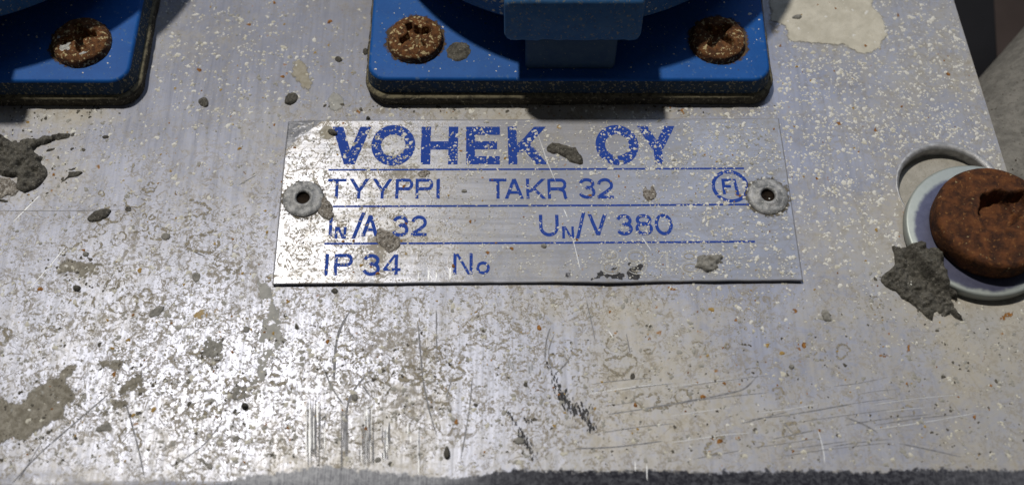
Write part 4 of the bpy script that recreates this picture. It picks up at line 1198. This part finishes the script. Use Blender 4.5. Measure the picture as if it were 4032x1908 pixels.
blob('mortar_stain', zoomed([(310, 1060), (340, 1000), (380, 950), (430, 935), (470, 940), (560, 960), (630, 950), (632, 990), (600, 1030), (550, 1050), (480, 1060), (440, 1030), (370, 1035)], 0, 400, .6563), 'stain', 0.04, 0.5, 0.1, 0.6, 0.3, label='brown patchy stain left of the nameplate, above the lower left corner', cat='stain', group=SG)
blob('mortar_stain', oval(835, 1372, 46, 38, 40), 'mortar_grey', 0.10, 0.6, 0.2, 0.5, label='dark grey smudge below the ochre stain', cat='stain', group=SG)
blob('mortar_stain', oval(945, 1545, 36, 34, 10), 'mortar_grey', 0.15, 0.5, 0.25, 0.5, label='dark smudge just above the round pebble', cat='stain', group=SG)
blob('mortar_stain', oval(930, 1728, 17, 14, 20), 'mortar_grey', 0.15, 0.5, 0.15, 0.3, label='grey smudge in the middle of the glare', cat='stain', group=SG)
blob('mortar_stain', z0([(1180, 1060), (1215, 1060), (1240, 1085), (1270, 1095), (1275, 1125), (1245, 1120), (1225, 1095)]), 'mortar_grey', 0.2, 0.4, 0.15, 0.2, label='grey smudge near the front edge, left of the gouges', cat='stain', group=SG)
blob('wash_run', zoomed([(10, -30), (60, -10), (110, 40), (130, 130), (175, 220), (182, 300), (175, 370), (130, 440), (120, 530), (85, 560), (80, 640), (70, 740), (45, 740), (40, 620), (15, 560), (5, 400), (40, 250), (20, 100)], 1000, 1108, .6563), 'wash', 0.05, 0.6, 0.06, 0.25, 0.35, label='pale grey cement run down the panel below the nameplate corner', cat='splash')
RG = 'rust and ochre spots on the panel'
for cx, cy, rx, ry, rot, m, lb in ((827, 1236, 70, 30, 5, 'ochre', 'large ochre stain on the lower left of the panel'), (636, 1392, 17, 24, 0, 'rust_spot', 'orange rust spot left of the dark grey smudge'), (853, 1642, 12, 13, 0, 'rust_spot', 'orange rust spot in the glare above the front edge'),
                                   (1052, 1665, 20, 14, 30, 'rust_spot', 'dark rust spot at the foot of the pale cement run'), (775, 1580, 8, 9, 0, 'rust_spot', 'tiny rust spot left of the round pebble'), (3130, 1223, 12, 12, 0, 'rust_spot', 'rust spot under the right end of the nameplate'),
                                   (3145, 1371, 26, 9, -30, 'rust_spot', 'slanted rust mark below the right end of the nameplate'), (3484, 1401, 24, 12, -15, 'rust_spot', 'rust spot below the right mortar lump'), (3577, 1370, 9, 24, -10, 'rust_spot', 'upright rust mark under the right mortar lump'),
                                   (3963, 1243, 34, 14, 30, 'rust_spot', 'wide rust mark under the zinc washer'), (2897, 1254, 10, 14, 0, 'rust_spot', 'rust spot below the rough beige lump of the nameplate'), (2648, 1135, 26, 12, -15, 'rust_spot', 'rust mark touching the lower edge of the nameplate'),
                                   (3220, 18, 11, 9, 0, 'rust_spot', 'rust spot at the top of the large cream splash'), (3537, 60, 9, 11, 0, 'rust_spot', 'rust spot right of the large cream splash'), (3306, 485, 13, 11, -40, 'rust_spot', 'rust spot right of the nameplate corner'), (3447, 512, 10, 12, 0, 'rust_spot', 'rust spot further right of the nameplate corner'),
                                   (3072, 180, 8, 10, 0, 'rust_spot', 'rust spot hugging the right side of the middle socket'), (2690, 440, 14, 14, 0, 'rust_spot', 'star-shaped rust spot under the right corner of the middle socket'), (1410, 440, 16, 10, -30, 'rust_spot', 'rust mark under the left corner of the middle socket'),
                                   (1740, 437, 14, 9, 0, 'rust_spot', 'rust mark between the middle socket and the nameplate'), (741, 1000, 8, 9, 0, 'rust_spot', 'small rust spot left of the nameplate'), (906, 834, 12, 8, 0, 'rust_spot', 'small rust spot left of the left rivet'), (963, 679, 9, 9, 0, 'rust_spot', 'small dark rust spot left of the top of the nameplate'),
                                   (152, 1366, 9, 10, 20, 'rust_spot', 'small rust mark above the lower left stain'), (3875, 1410, 9, 18, -20, 'rust_spot', 'upright rust mark at far right below the washer'), (2560, 1330, 9, 9, 0, 'rust_spot', 'rust spot in the plain area below the nameplate'), (2745, 1225, 8, 10, 0, 'rust_spot', 'small rust spot under the nameplate, right half')):
    blob('rust_spot', oval(cx, cy, rx, ry, rot), m, 0.03, 0.4, 0.05, 0.5 if rx > 10 else 0.25, label=lb, cat='rust spot', group=RG)
for cx, cy, rx, ry, rot, lb in ((3030, 718, 8, 8, 0, 0), (2880, 716, 6, 5, 20, 'rust spot on the printed F of the round mark'), (2910, 778, 26, 9, -18, 'rust smear across the foot of the round mark'), (2928, 684, 6, 6, 0, 'rust dot above the round mark'), (1814, 602, 10, 8, 0, 'rust spot right of the printed H'), (1455, 500, 14, 6, -40, 'ochre mark at the top right of the printed V'), (1715, 512, 6, 9, 0, 'ochre mark inside the printed H'), (2200, 505, 12, 12, 0, 'ochre spot right of the printed K'),
                                (1512, 945, 22, 12, -20, 'ochre smear left of the gritty brownish lump'), (1922, 1002, 9, 9, 0, 'rust spot above the printed o'), (1600, 1007, 8, 9, 0, 'ochre spot right of the printed 34')):
    if lb:
        blob('rust_spot', oval(cx, cy, rx, ry, rot), 'ochre' if 'ochre' in lb else 'rust_spot', 0.03, 0.3, 0.05, 0.2, label=lb, cat='rust spot', group='rust and ochre spots on the nameplate', **PZ)


# ------------------------------------------------------------------ sprays of tiny specks (nobody could count them)
def specks(name, P, rad, zf, mats, mi, parent=None, zoff=0.004, hk=0.28, **tags):
    n, K = len(P), 8
    a = np.arange(K) / K * 2 * np.pi
    ph = rng.uniform(0, 6.28, (n, 1))
    rr = rad[:, None] * (1 + 0.24 * np.sin(2 * a[None] + ph) + 0.20 * np.sin(3 * a[None] + 2.3 * ph) + rng.uniform(-.12, .12, (n, K)))
    ox, oy = rr * np.cos(a)[None], rr * np.sin(a)[None]
    V = np.zeros((n, 2 * K, 3))
    for r_i, (s, hgt) in enumerate(((1.0, 0.0), (0.62, 1.0))):
        V[:, r_i * K:(r_i + 1) * K, 0] = P[:, :1] + ox * s
        V[:, r_i * K:(r_i + 1) * K, 1] = P[:, 1:2] + oy * s
        zz = zf(V[:, r_i * K:(r_i + 1) * K, 0].ravel(), V[:, r_i * K:(r_i + 1) * K, 1].ravel()).reshape(n, K)
        V[:, r_i * K:(r_i + 1) * K, 2] = zz + zoff + hgt * np.minimum(rad * hk, 0.09)[:, None]
    b = (np.arange(n) * 2 * K)[:, None, None]
    i = np.arange(K); j = (i + 1) % K
    q = np.stack([i, j, K + j, K + i], -1)[None] + b
    cap = [[int(x) for x in row] for row in (np.arange(K, 2 * K)[None] + (np.arange(n) * 2 * K)[:, None])]
    faces = [[int(y) for y in x] for x in q.reshape(-1, 4)] + cap
    fm = np.r_[np.repeat(mi, K), mi]
    return link(name, V.reshape(-1, 3), faces, None, parent, mats=mats, fmat=fm, **tags)


def scatter(n, box, dens, zl=0.0):
    """random points in photograph space kept by density, clumped by noise"""
    x = rng.uniform(box[0], box[2], n); y = rng.uniform(box[1], box[3], n)
    p = np.array([at(a, b, zl)[:2] for a, b in zip(x, y)])
    cl = fbm(p[:, 0] * 0.9, p[:, 1] * 0.9, 201, 2)
    keep = rng.uniform(0, 1, n) < dens(x, y) * np.clip((cl - 0.30) * 3.0, 0.1, 1.6)
    return x[keep], y[keep], p[keep]


def clump(P, rad, frac=0.35):
    """some specks have smaller ones run into them"""
    k = rng.uniform(0, 1, len(P)) < frac
    a = rng.uniform(0, 6.28, k.sum())
    Q = P[k] + np.stack([np.cos(a), np.sin(a)], -1) * (rad[k] * 1.15)[:, None]
    return np.r_[P, Q], np.r_[rad, rad[k] * rng.uniform(.5, .95, k.sum())]


MAT['rust_dot'] = simple('rust_dot', (0.10, 0.036, 0.010), (0.34, 0.16, 0.04), 2.2, 0.85, bump=0.05)
MAT['ochre_dot'] = simple('ochre_dot', (0.26, 0.15, 0.04), (0.38, 0.27, 0.10), 2.2, 0.85, bump=0.05)
SM = ['speck_white', 'speck_cream', 'speck_grey', 'speck_dark', 'rust_dot', 'ochre_dot']
NPpx = [(1135, 478), (3065, 470), (3158, 1110), (1075, 1125)]
# on the nameplate
def dn(x, y):
    return np.where(inpoly(x, y, NPpx), 0.5 + 0.8 * sst(2100, 2800, x), 0)
x, y, P = scatter(13000, (1070, 465, 3165, 1130), dn, 0.6)
rad = np.clip(rng.lognormal(np.log(0.105), 0.50, len(P)), 0.05, 0.34)
small_rows = (y > 690) & (y < 1100) & (x < 2700)
rad = np.where(small_rows, np.minimum(rad * 0.8, 0.16), rad)
P, rad = clump(P, rad)
uu, vv = np_uv(P[:, 0], P[:, 1])
k = (uu > .008) & (uu < .992) & (vv > .012) & (vv < .985)
P, rad = P[k], rad[k]
q = rng.uniform(0, 1, len(P)) + 0.28 * sst(2200, 1300, proj(np.c_[P, P[:, 0] * 0])[0])
mi = np.where(q < 0.66, 0, np.where(q < 0.88, 1, np.where(q < 1.26, 2, 3)))
big_n = 520
bx, by = rng.uniform(1300, 2665, big_n), rng.uniform(492, 656, big_n)
kk = (bx < 2160) | (bx > 2340)
bp = np.array([at(a, b, .6)[:2] for a, b in zip(bx[kk], by[kk])])
P = np.r_[P, bp]; rad = np.r_[rad, np.clip(rng.lognormal(np.log(0.115), 0.45, len(bp)), 0.06, 0.28)]
mi = np.r_[mi, np.where(rng.uniform(0, 1, len(bp)) < .7, 0, 1)]
n_ = 95
xy = np.array([at(a, b, .6)[:2] for a, b in zip(rng.uniform(1150, 3060, n_), rng.uniform(490, 1100, n_))])
P = np.r_[P, xy]; rad = np.r_[rad, np.clip(rng.lognormal(np.log(0.12), 0.5, n_), 0.06, 0.3)]
mi = np.r_[mi, rng.integers(4, 6, n_)]
specks('lime_specks', P, rad, plate_z, SM, mi, plate, 0.042, kind='stuff')
# on the panel: thick white spray at upper right, thinner cream spray at upper left, grey spots below
FLpx = [(1440, -200), (3050, -200), (3060, 415), (1445, 420)]
FLpx2 = [(-200, -200), (630, -200), (590, 425), (-200, 430)]


def dp(x, y):
    d = 0.25 + 1.1 * np.exp(-((x - 3450) / 620) ** 2 - ((y - 430) / 480) ** 2)
    d = np.maximum(d, 0.75 * np.exp(-((x - 850) / 550) ** 2 - ((y - 200) / 330) ** 2))
    d = np.maximum(d, 0.7 * np.exp(-((x - 300) / 300) ** 2 - ((y - 580) / 160) ** 2))
    d = np.maximum(d, 0.5 * sst(2900, 3500, x) * sst(1750, 1100, y))
    d = np.maximum(d, 0.55 * np.exp(-((x - 1300) / 1000) ** 2 - ((y - 1500) / 340) ** 2))
    d = np.where(inpoly(x, y, NPpx) | inpoly(x, y, FLpx) | inpoly(x, y, FLpx2), 0, d)
    return d


x, y, P = scatter(70000, (-60, -40, 4080, 1840), dp)
rad = np.clip(rng.lognormal(np.log(0.115), 0.52, len(P)), 0.05, 0.42)
P, rad = clump(P, rad)
k = (P[:, 0] < xright(P[:, 1]) - 0.4) & (np.hypot(P[:, 0] - HOLE_C[0], P[:, 1] - HOLE_C[1]) > HOLE_R + 0.8) & (np.hypot(P[:, 0] - 73.3, P[:, 1] - 1.2) > 12.2)
P, rad = P[k], rad[k]
px, py = proj(np.c_[P, P[:, 0] * 0])
q = rng.uniform(0, 1, len(P))
ur = sst(2700, 3200, px) * sst(1300, 900, py)
lowl = sst(1000, 1350, py)
q = q * (1 - 0.25 * ur) + 0.12 * (1 - ur) + lowl * 0.42
mi = np.where(q < 0.58, 0, np.where(q < 0.84, 1, np.where(q < 1.40, 2, 3)))
for (cx, cy, rx, ry, n_) in ((90, 640, 170, 130, 130), (3630, 1110, 170, 140, 120), (120, 1650, 190, 130, 110), (330, 1070, 140, 70, 50), (500, 1540, 160, 110, 60), (940, 1540, 70, 80, 40), (830, 1370, 80, 60, 40), (180, 440, 240, 22, 70), (2250, 425, 820, 14, 90)):
    a = rng.uniform(0, 6.28, n_)
    q_ = np.abs(rng.normal(0.85, 0.3, n_))
    C_ = np.array([at(cx + rx * k_ * math.cos(t), cy + ry * k_ * math.sin(t))[:2] for t, k_ in zip(a, q_)])
    P = np.r_[P, C_]
    rad = np.r_[rad, np.clip(rng.lognormal(np.log(0.13), 0.5, n_), 0.06, 0.36)]
    mi = np.r_[mi, np.where(rng.uniform(0, 1, n_) < 0.6, 3, 2)]
n_ = 470
xx, yy = rng.uniform(-40, 3940, n_), rng.uniform(0, 1830, n_)
k = ~(inpoly(xx, yy, NPpx) | inpoly(xx, yy, FLpx) | inpoly(xx, yy, FLpx2)) & ~((xx > 3480) & (yy > 540) & (yy < 1250)) & (xx < 3730 + yy * .3)
xy = np.array([at(a, b)[:2] for a, b in zip(xx[k], yy[k])])
P = np.r_[P, xy]; rad = np.r_[rad, np.clip(rng.lognormal(np.log(0.15), 0.5, len(xy)), 0.07, 0.42)]
mi = np.r_[mi, rng.integers(4, 6, len(xy))]
zpan = lambda x, y: 0.10 * (fbm(x * 0.04, y * 0.04, 3, 3) - 0.5)
specks('lime_specks', P, rad, zpan, SM, mi, None, 0.012, label='fine spray of white and grey lime specks over the whole metal panel', cat='lime specks', kind='stuff')

# black scuff of torn paint, many flakes
pts = []
for (ax, ay), (bx, by), n_, sp, smin, smax in (((2150, 1425), (2185, 1490), 16, 10, .08, .3), ((2180, 1480), (2210, 1570), 30, 14, .1, .4), ((2205, 1550), (2290, 1640), 60, 22, .12, .55), ((2290, 1600), (2335, 1700), 46, 14, .1, .4), ((2240, 1580), (2330, 1670), 30, 40, .06, .25),
                                                ((2000, 1620), (2045, 1690), 22, 8, .1, .35), ((2040, 1690), (2105, 1790), 46, 16, .1, .4), ((2065, 1650), (2095, 1660), 12, 10, .15, .35), ((2200, 1370), (2230, 1420), 8, 20, .06, .2)):
    for i in range(int(n_ * 1.5)):
        t = random.random()
        pts.append((ax + (bx - ax) * t + random.gauss(0, sp * .6), ay + (by - ay) * t + random.gauss(0, sp * .5), 1.2 * random.uniform(smin, smax) * random.random() ** .5))
V, Fc = [], []
for (x, y, r_) in pts:
    c = at(x, y)
    b = len(V)
    a0 = random.uniform(-.35, .15)
    for i in range(7):
        t = 2 * math.pi * i / 7
        ex, ey = r_ * 0.42 * math.cos(t) * random.uniform(.6, 1.2), r_ * 1.1 * math.sin(t) * random.uniform(.6, 1.2)
        V.append((c[0] + ex * math.cos(a0) + ey * math.sin(-a0) * -1, c[1] + ex * math.sin(a0) + ey * math.cos(a0), 0.075 + 0.0004 * len(V) % 0.02))
    Fc.append(list(range(b, b + 7)))
link('paint_scuff', V, Fc, 'black_flake', smooth=False, label='black scuff of torn paint flakes low in the middle of the panel', cat='paint scuff', kind='stuff')


# ------------------------------------------------------------------ screws with cross recess
def screw_head(name, c, R, hgt, mats, parent, seed, rot, slot=0.13, depth=0.85, corr=0.30, grey=True):
    rings = [(R * 1.0, -0.3), (R * 1.0, hgt * 0.10), (R * 0.985, hgt * 0.25), (R * 0.95, hgt * 0.45)]
    for t in np.linspace(0, 1, 44)[1:]:
        r_ = R * 0.95 * (1 - t) + 0.02
        rings.append((r_, hgt * (0.45 + 0.55 * math.sqrt(max(0.0, 1 - (r_ / (R * 0.95)) ** 2)) ** 0.8)))

    def f(V):
        x, y = V[:, 0].copy(), V[:, 1].copy()
        r_ = np.hypot(x, y)
        xr, yr = x * math.cos(rot) + y * math.sin(rot), -x * math.sin(rot) + y * math.cos(rot)
        L = R * 0.60
        nzx = (fbm(x * 0.9 + seed, y * 0.9, seed + 4, 3) - .5) * R * 0.16
        hw_ = R * slot
        arm = np.maximum(sst(hw_ * 1.25, hw_ * 0.8, np.abs(xr + nzx)) * sst(L * 1.05, L * 0.85, np.abs(yr + nzx)),
                         sst(hw_ * 1.25, hw_ * 0.8, np.abs(yr + nzx)) * sst(L * 1.05, L * 0.85, np.abs(xr)))
        arm = np.maximum(arm, sst(R * .30, R * .22, np.hypot(xr - R * .06, yr - R * .10) + nzx * .5))
        V[:, 2] -= arm * depth * hgt * (1.1 - 0.6 * r_ / R)
        V[:, 2] += (fbm(x * 0.9 + seed, y * 0.9, seed, 5) - 0.5) * corr * (V[:, 2] > 0.1)
        k = 1 + 0.06 * (fbm(x * 0.35 + seed, y * 0.35, seed + 9, 4) - 0.5) + 0.03 * (fbm(x * 1.5 + seed, y * 1.5, seed + 2, 2) - 0.5)
        V[:, 0] = x * k; V[:, 1] = y * k
        return V

    def fm(p):
        if not grey: return 0
        nn = float(fbm(np.array([p[0] * .5 + seed]), np.array([p[1] * .5]), seed + 21, 3)[0])
        return 1 if (nn > 0.50 and p[1] < 0.5 and math.hypot(p[0], p[1]) < R * .75 and p[2] > hgt * .35) else 0
    return radial(name, c, rings, 96, f, None, parent, mats=mats, fmatfn=fm)


# ------------------------------------------------------------------ sockets
ZT = 5.5
SG2 = 'blue industrial sockets on the panel'
BL_, BR_ = at(1449, 308, ZT)[:2], at(3036, 312, ZT)[:2]
ex = (BR_ - BL_) / np.linalg.norm(BR_ - BL_)
ey = np.array([-ex[1], ex[0]])
WID = float(np.linalg.norm(BR_ - BL_))
ORG = np.array([*(BL_ + ex * WID / 2), 0.0])
sock = empty('industrial_socket', (ORG[0], ORG[1], 0), 'blue industrial socket with lid and hinge block above the nameplate', 'socket', SG2)


def L(p):      # world -> socket space
    p = np.asarray(p, float)
    return p - np.array([ORG[0], ORG[1], 0])[:len(p)]


HW = WID / 2
cor = [(-HW, 0), (HW, 0), (HW, 64), (-HW, 64)]
cor = [ex * a + ey * b for a, b in cor]
fl = densify(rounded(cor, 3.0, 10), 1.2)
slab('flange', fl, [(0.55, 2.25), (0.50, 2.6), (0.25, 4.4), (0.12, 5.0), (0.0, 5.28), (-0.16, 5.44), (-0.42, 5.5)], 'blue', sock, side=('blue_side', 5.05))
gk = densify(rounded([ex * a + ey * b for a, b in ((-HW - 0.4, -1.25), (HW + 0.75, -0.85), (HW + 0.75, 65), (-HW - 0.5, 65))], 3.6, 10), 0.7)
slab('gasket', gk, [(0.25, -0.05), (0.42, 0.5), (0.30, 1.0), (0.42, 1.2), (0.45, 1.75), (0.25, 2.1), (-0.35, 2.24), (-1.6, 2.26)], 'rubber', sock, wob=0.28)
lidc = L((10.35, 70.3, 0))
# lid: thick round cap standing over the flange on a neck
def lidprof(rings):
    return rings
lid = radial('lid', (lidc[0], lidc[1], 0), [(34.6, 11.3), (36.4, 11.5), (36.9, 12.2), (36.9, 21.2), (36.6, 22.0), (35.6, 22.5), (10, 24.0), (0.02, 24.0)], 160, None, 'blue_dusty', sock)
radial('neck', (lidc[0], lidc[1], 0), [(28.5, 5.4), (28.0, 11.4)], 96, None, 'blue', sock)
radial('lid_underside', (lidc[0], lidc[1], 0), [(0.05, 11.4), (34.6, 11.3)], 96, None, 'blue_dusty', lid)
# limewash splatter on the lid wall, left of the hinge block
V, Fc = [], []
for i in range(150):
    right = i % 4 == 0
    xw = L(at(random.gauss(1945, 28) if not right else random.uniform(2540, 2720), 30, 15))[0] - lidc[0]
    zc = min(20.5, max(12.6, random.gauss(17.5, 2.4))) if not right else random.uniform(12.6, 20.5)
    if abs(xw) > 30: continue
    ph = -math.acos(xw / 36.9)
    rr = random.choice([0.12, 0.16, 0.2, 0.3, 0.42]) * (0.7 if right else 1)
    cen = np.array([lidc[0] + 36.9 * math.cos(ph), lidc[1] + 36.9 * math.sin(ph), zc])
    nrm = np.array([math.cos(ph), math.sin(ph), 0]); tg = np.array([-math.sin(ph), math.cos(ph), 0])
    b = len(V)
    for k in range(7):
        t = 2 * math.pi * k / 7
        q = rr * random.uniform(.65, 1.25)
        V.append(cen + tg * q * math.cos(t) + np.array([0, 0, q * math.sin(t)]) - nrm * 0.03)
    V.append(cen + nrm * rr * 0.5)
    Fc += [[b + k, b + (k + 1) % 7, b + 7] for k in range(7)]
link('splatter', V, Fc, 'speck_cream', lid, kind='stuff')
# hinge block in front of the lid and its foot on the flange
ztop, zlo = 22.5, 13.6
yf = at(2250, 166, zlo)[1]
ytop = at(2250, 3, ztop)[1]
bx0, bx1 = L(at(1985, 120, 15))[0], L(at(2524, 120, 15))[0]
yfl = yf - ORG[1]


def block(name, x0, x1, y0, y1, z0, z1, rad, mat, parent, jag=0.0, taper=0.0, lean=0.0):
    """box with rounded upright and level edges; outline in x-z, pushed along y"""
    P = densify(rounded([(x0, z0), (x1, z0), (x1 + taper, z1), (x0 - taper, z1)], rad, 8), 0.5)
    if jag:
        P[:, 1] += np.where(P[:, 1] < z0 + 0.3, (fbm(P[:, 0] * 0.9, P[:, 0] * 0, 33, 3) - .5) * jag, 0)
    prof = [(-rad * .6, y0), (-rad * .22, y0 + rad * .14), (0, y0 + rad * .55), (0, y1)]
    V, Fc = [], []
    n_ = len(P)
    for d, yy in prof:
        Q = offset(P, d)
        V += [(a, yy + lean * (b - z0) / (z1 - z0), b) for a, b in Q]
    for k in range(len(prof) - 1):
        for i in range(n_):
            j = (i + 1) % n_
            Fc.append([k * n_ + i, k * n_ + j, (k + 1) * n_ + j, (k + 1) * n_ + i])
    Fc.append(list(range(n_)))
    Fc.append([(len(prof) - 1) * n_ + i for i in range(n_)][::-1])
    o = link(name, V, Fc, mat, parent)
    # normals outward
    import bmesh
    bm = bmesh.new(); bm.from_mesh(o.data)
    bmesh.ops.recalc_face_normals(bm, faces=bm.faces)
    bm.to_mesh(o.data); bm.free()
    return o


block('hinge_block', bx0, bx1, yfl, yfl + 14, zlo, ztop, 1.3, 'blue_dusty', sock, 0.5, lean=ytop - yf)
fx0, fx1 = L(at(2068, 230, 8))[0], L(at(2424, 230, 8))[0]
fy = at(2250, 272, ZT)[1] - ORG[1]
block('hinge_foot', fx0, fx1, fy, fy + 14, ZT - 0.2, 15, 0.8, 'blue_foot', sock)
for i, (cx, cy, sd, rt) in enumerate(((1636, 150, 5, 0.5), (2828, 152, 14, 0.9))):
    c = L(at(cx, cy, ZT + 0.9))
    sh = screw_head('screw', (c[0], c[1], ZT - 0.25), 4.72, 2.35, ['rust_screw', 'screw_zinc'], sock, sd, rt, grey=False)
c = None
blob('mortar_droplet', oval(1806, 203, 49, 37, 10), 'mortar_dark', 0.22, 0.6, 0.1, 0.35, z=ZT, label='flat dark mortar spot beside the left screw on the middle socket', cat='mortar', group=MG)
# left socket: a copy set further left
sk2 = bpy.data.objects.new('industrial_socket', None)
off = at(497, 318, ZT)[:2] - BR_
sk2.location = Vector((ORG[0] + off[0], ORG[1] + off[1] , 0)) * S
COL.objects.link(sk2)
tag(sk2, 'blue industrial socket cut off by the left side of the photo', 'socket', SG2)
first_screw = True
for ch in list(sock.children):
    nm = ch.name.split('.')[0]
    if nm == 'screw':
        continue
    c2 = ch.copy(); COL.objects.link(c2); c2.parent = sk2
    for gch in ch.children:
        d2 = gch.copy(); COL.objects.link(d2); d2.parent = c2
for cx, cy, sd, rt in ((317, 160, 23, 0.35),):
    c = at(cx, cy, ZT + 0.9) - np.array([ORG[0] + off[0], ORG[1] + off[1], 0])
    screw_head('screw', (c[0], c[1], ZT - 0.25), 4.95, 2.4, ['rust_screw', 'screw_zinc'], sk2, sd, rt)
    screw_head('screw', (c[0] - 48, c[1], ZT - 0.25), 4.8, 2.4, ['rust_screw', 'screw_zinc'], sk2, sd + 7, rt)

MAT['bleed'] = simple('rust_bleed', (0.05, 0.035, 0.025), (0.12, 0.075, 0.035), 1.0, 0.85, bump=0.05, film=2.6)
for cx, cy, par, oo in ((1636, 152, sock, ORG), (2828, 154, sock, ORG), (317, 163, sk2, ORG + np.array([off[0], off[1], 0]))):
    c = at(cx, cy, ZT)
    ringp = [(c[0] + 5.55 * math.cos(t) - oo[0], c[1] - 0.25 + 5.55 * math.sin(t) - oo[1]) for t in np.linspace(0, 2 * math.pi, 25)[:-1]]
    blob('rust_bleed', ringp, 'bleed', 0.012, 0.9, 0.004, 0.5, 0.4, z=ZT + 0.004, parent=par, mm=True)
# dirt specks lying on the flanges
def on_flange(poly, n, seed):
    x = rng.uniform(min(p[0] for p in poly), max(p[0] for p in poly), n); y = rng.uniform(min(p[1] for p in poly), max(p[1] for p in poly), n)
    k = inpoly(x, y, poly)
    return np.array([at(a, b, ZT)[:2] for a, b in zip(x[k], y[k])])
P1 = on_flange([(1470, -30), (2990, -30), (3005, 285), (1475, 285)], 260, 1)
P2 = on_flange([(-80, -30), (520, -30), (480, 290), (-80, 290)], 110, 1)
for nm_, P, par, oo in (('dirt_specks', P1, sock, ORG), ('dirt_specks', P2, sk2, ORG + np.array([off[0], off[1], 0]))):
    rad = np.clip(rng.lognormal(np.log(0.09), 0.5, len(P)), 0.05, 0.32)
    specks(nm_, P - oo[:2], rad, lambda x, y: np.full_like(x, ZT), SM, np.where(rng.uniform(0, 1, len(P)) < .55, 0, np.where(rng.uniform(0, 1, len(P)) < .5, 1, 3)), par, 0.004, kind='stuff')

# ------------------------------------------------------------------ bolt and washer at right
WC = np.array([73.35, 1.25])
ws = empty('washer', (WC[0], WC[1], 0.35), 'large zinc plated flat washer under the big rusty bolt', 'washer')
rings = [(4.2, 0.0), (11.45, 0.0), (11.6, 0.15), (11.6, 1.55), (11.45, 1.72), (11.2, 1.78), (4.2, 1.78)]


def wf_(V):
    V[:, 2] += 0.012 * V[:, 1] + 0.01 * V[:, 0]
    return V


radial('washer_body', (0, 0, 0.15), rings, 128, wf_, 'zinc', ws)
bo = empty('bolt', (74.2, 1.3, 2.2), 'big rusty bolt head with a worn slot, on the zinc washer', 'bolt')
R = 8.95
rings = [(R * .95, 0.0), (R * .99, 0.3), (R, 0.7), (R, 3.0), (R * .992, 3.5), (R * .965, 3.9), (R * .92, 4.15)]
for t in np.linspace(0, 1, 60)[1:]:
    r_ = R * .92 * (1 - t) + 0.02
    rings.append((r_, 4.15 + 0.15 * (1 - (r_ / (R * .92)) ** 2)))


def bf(V):
    x, y, z0_ = V[:, 0].copy(), V[:, 1].copy(), V[:, 2].copy()
    r_ = np.hypot(x, y)
    nz = (fbm(x * .5, y * .5, 77, 4) - .5) * 1.1
    a = math.radians(24)
    x1, y1 = x - 1.5, y - 1.3
    xr, yr = x1 * math.cos(a) + y1 * math.sin(a), -x1 * math.sin(a) + y1 * math.cos(a)
    nz = nz * 1.6
    slot = sst(1.5, 0.7, np.abs(yr + nz)) * sst(4.8, 3.6, np.abs(xr - 0.4 + nz))
    pit = sst(3.8, 2.7, np.hypot(xr + 0.5, yr * 1.1 - 0.1) + nz)
    top = z0_ > 3.7
    V[:, 2] -= np.where(top, np.maximum(slot * 2.3, pit * 2.9), 0)
    V[:, 2] += np.where(top, (fbm(x * .9, y * .9, 78, 4) - .5) * 0.22 + (fbm(x * .25, y * .25, 88, 2) - .5) * 0.15, 0)
    k = 1 + 0.022 * (fbm(x * .4 + z0_ * .3, y * .4, 79, 4) - .5)
    V[:, 0] = x * k; V[:, 1] = y * k
    return V


radial('bolt_head', (0, 0, 0), rings, 160, bf, 'rust_bolt', bo)
radial('shank', (0, 0, 0), [(4.0, -6), (4.0, 0.2)], 40, None, 'rust_bolt', bo)

# ------------------------------------------------------------------ what lies beyond the right edge
# dusty cast pipe, lying with its upper left outline from (3866,285) to (4032,95)
p0, p1 = at(3866, 285, -14), at(4060, 60, -14)
dr = (p1 - p0)[:2]; dr /= np.linalg.norm(dr)
nr_ = np.array([dr[1], -dr[0]])
RP = 19.0
ang = np.linspace(0, 2 * math.pi, 97)[:-1]
V, Fc = [], []
stn = [-90, -60, -40, -20, 0, 4, 10, 20, 40, 80, 120]
for s in stn:
    e = 1.0
    c = np.array([*(p0[:2] + dr * s + nr_ * RP * 0.985), -20.5])
    for a in ang:
        rr = RP * e * (1 + 0.006 * math.sin(5 * a + s * .1))
        q = nr_ * rr * math.cos(a)
        V.append((c[0] + q[0], c[1] + q[1], c[2] + rr * math.sin(a)))
m = len(ang)
for k in range(len(stn) - 1):
    Fc += [[k * m + i, k * m + (i + 1) % m, (k + 1) * m + (i + 1) % m, (k + 1) * m + i] for i in range(m)]
Fc.append(list(range(m)))
link('cast_pipe', V, Fc, 'pipe', label='blurred grey cast pipe beyond the right edge of the panel', cat='pipe')
V = [(-400, -400, -60), (500, -400, -60), (500, 500, -60), (-400, 500, -60)]
link('ground', V, [[0, 1, 2, 3]], 'backdrop', kind='structure')
# near-black slab painted as the shade in the gap beside the panel
a, b = at(3700, -60, -30), at(3915, -60, -30)
c_, d_ = at(3935, 330, -30), at(3700, 330, -30)
cx = [a[:2], b[:2], c_[:2], d_[:2]]
cx = [(x, y) for x, y in cx]
slab('gap_shade', np.array(cx)[::-1], [(0, -60), (0, -30.5), (-0.5, -30)], 'void', label='black slab painted as the shade in the gap between the panel and the brown ground', cat='strip')
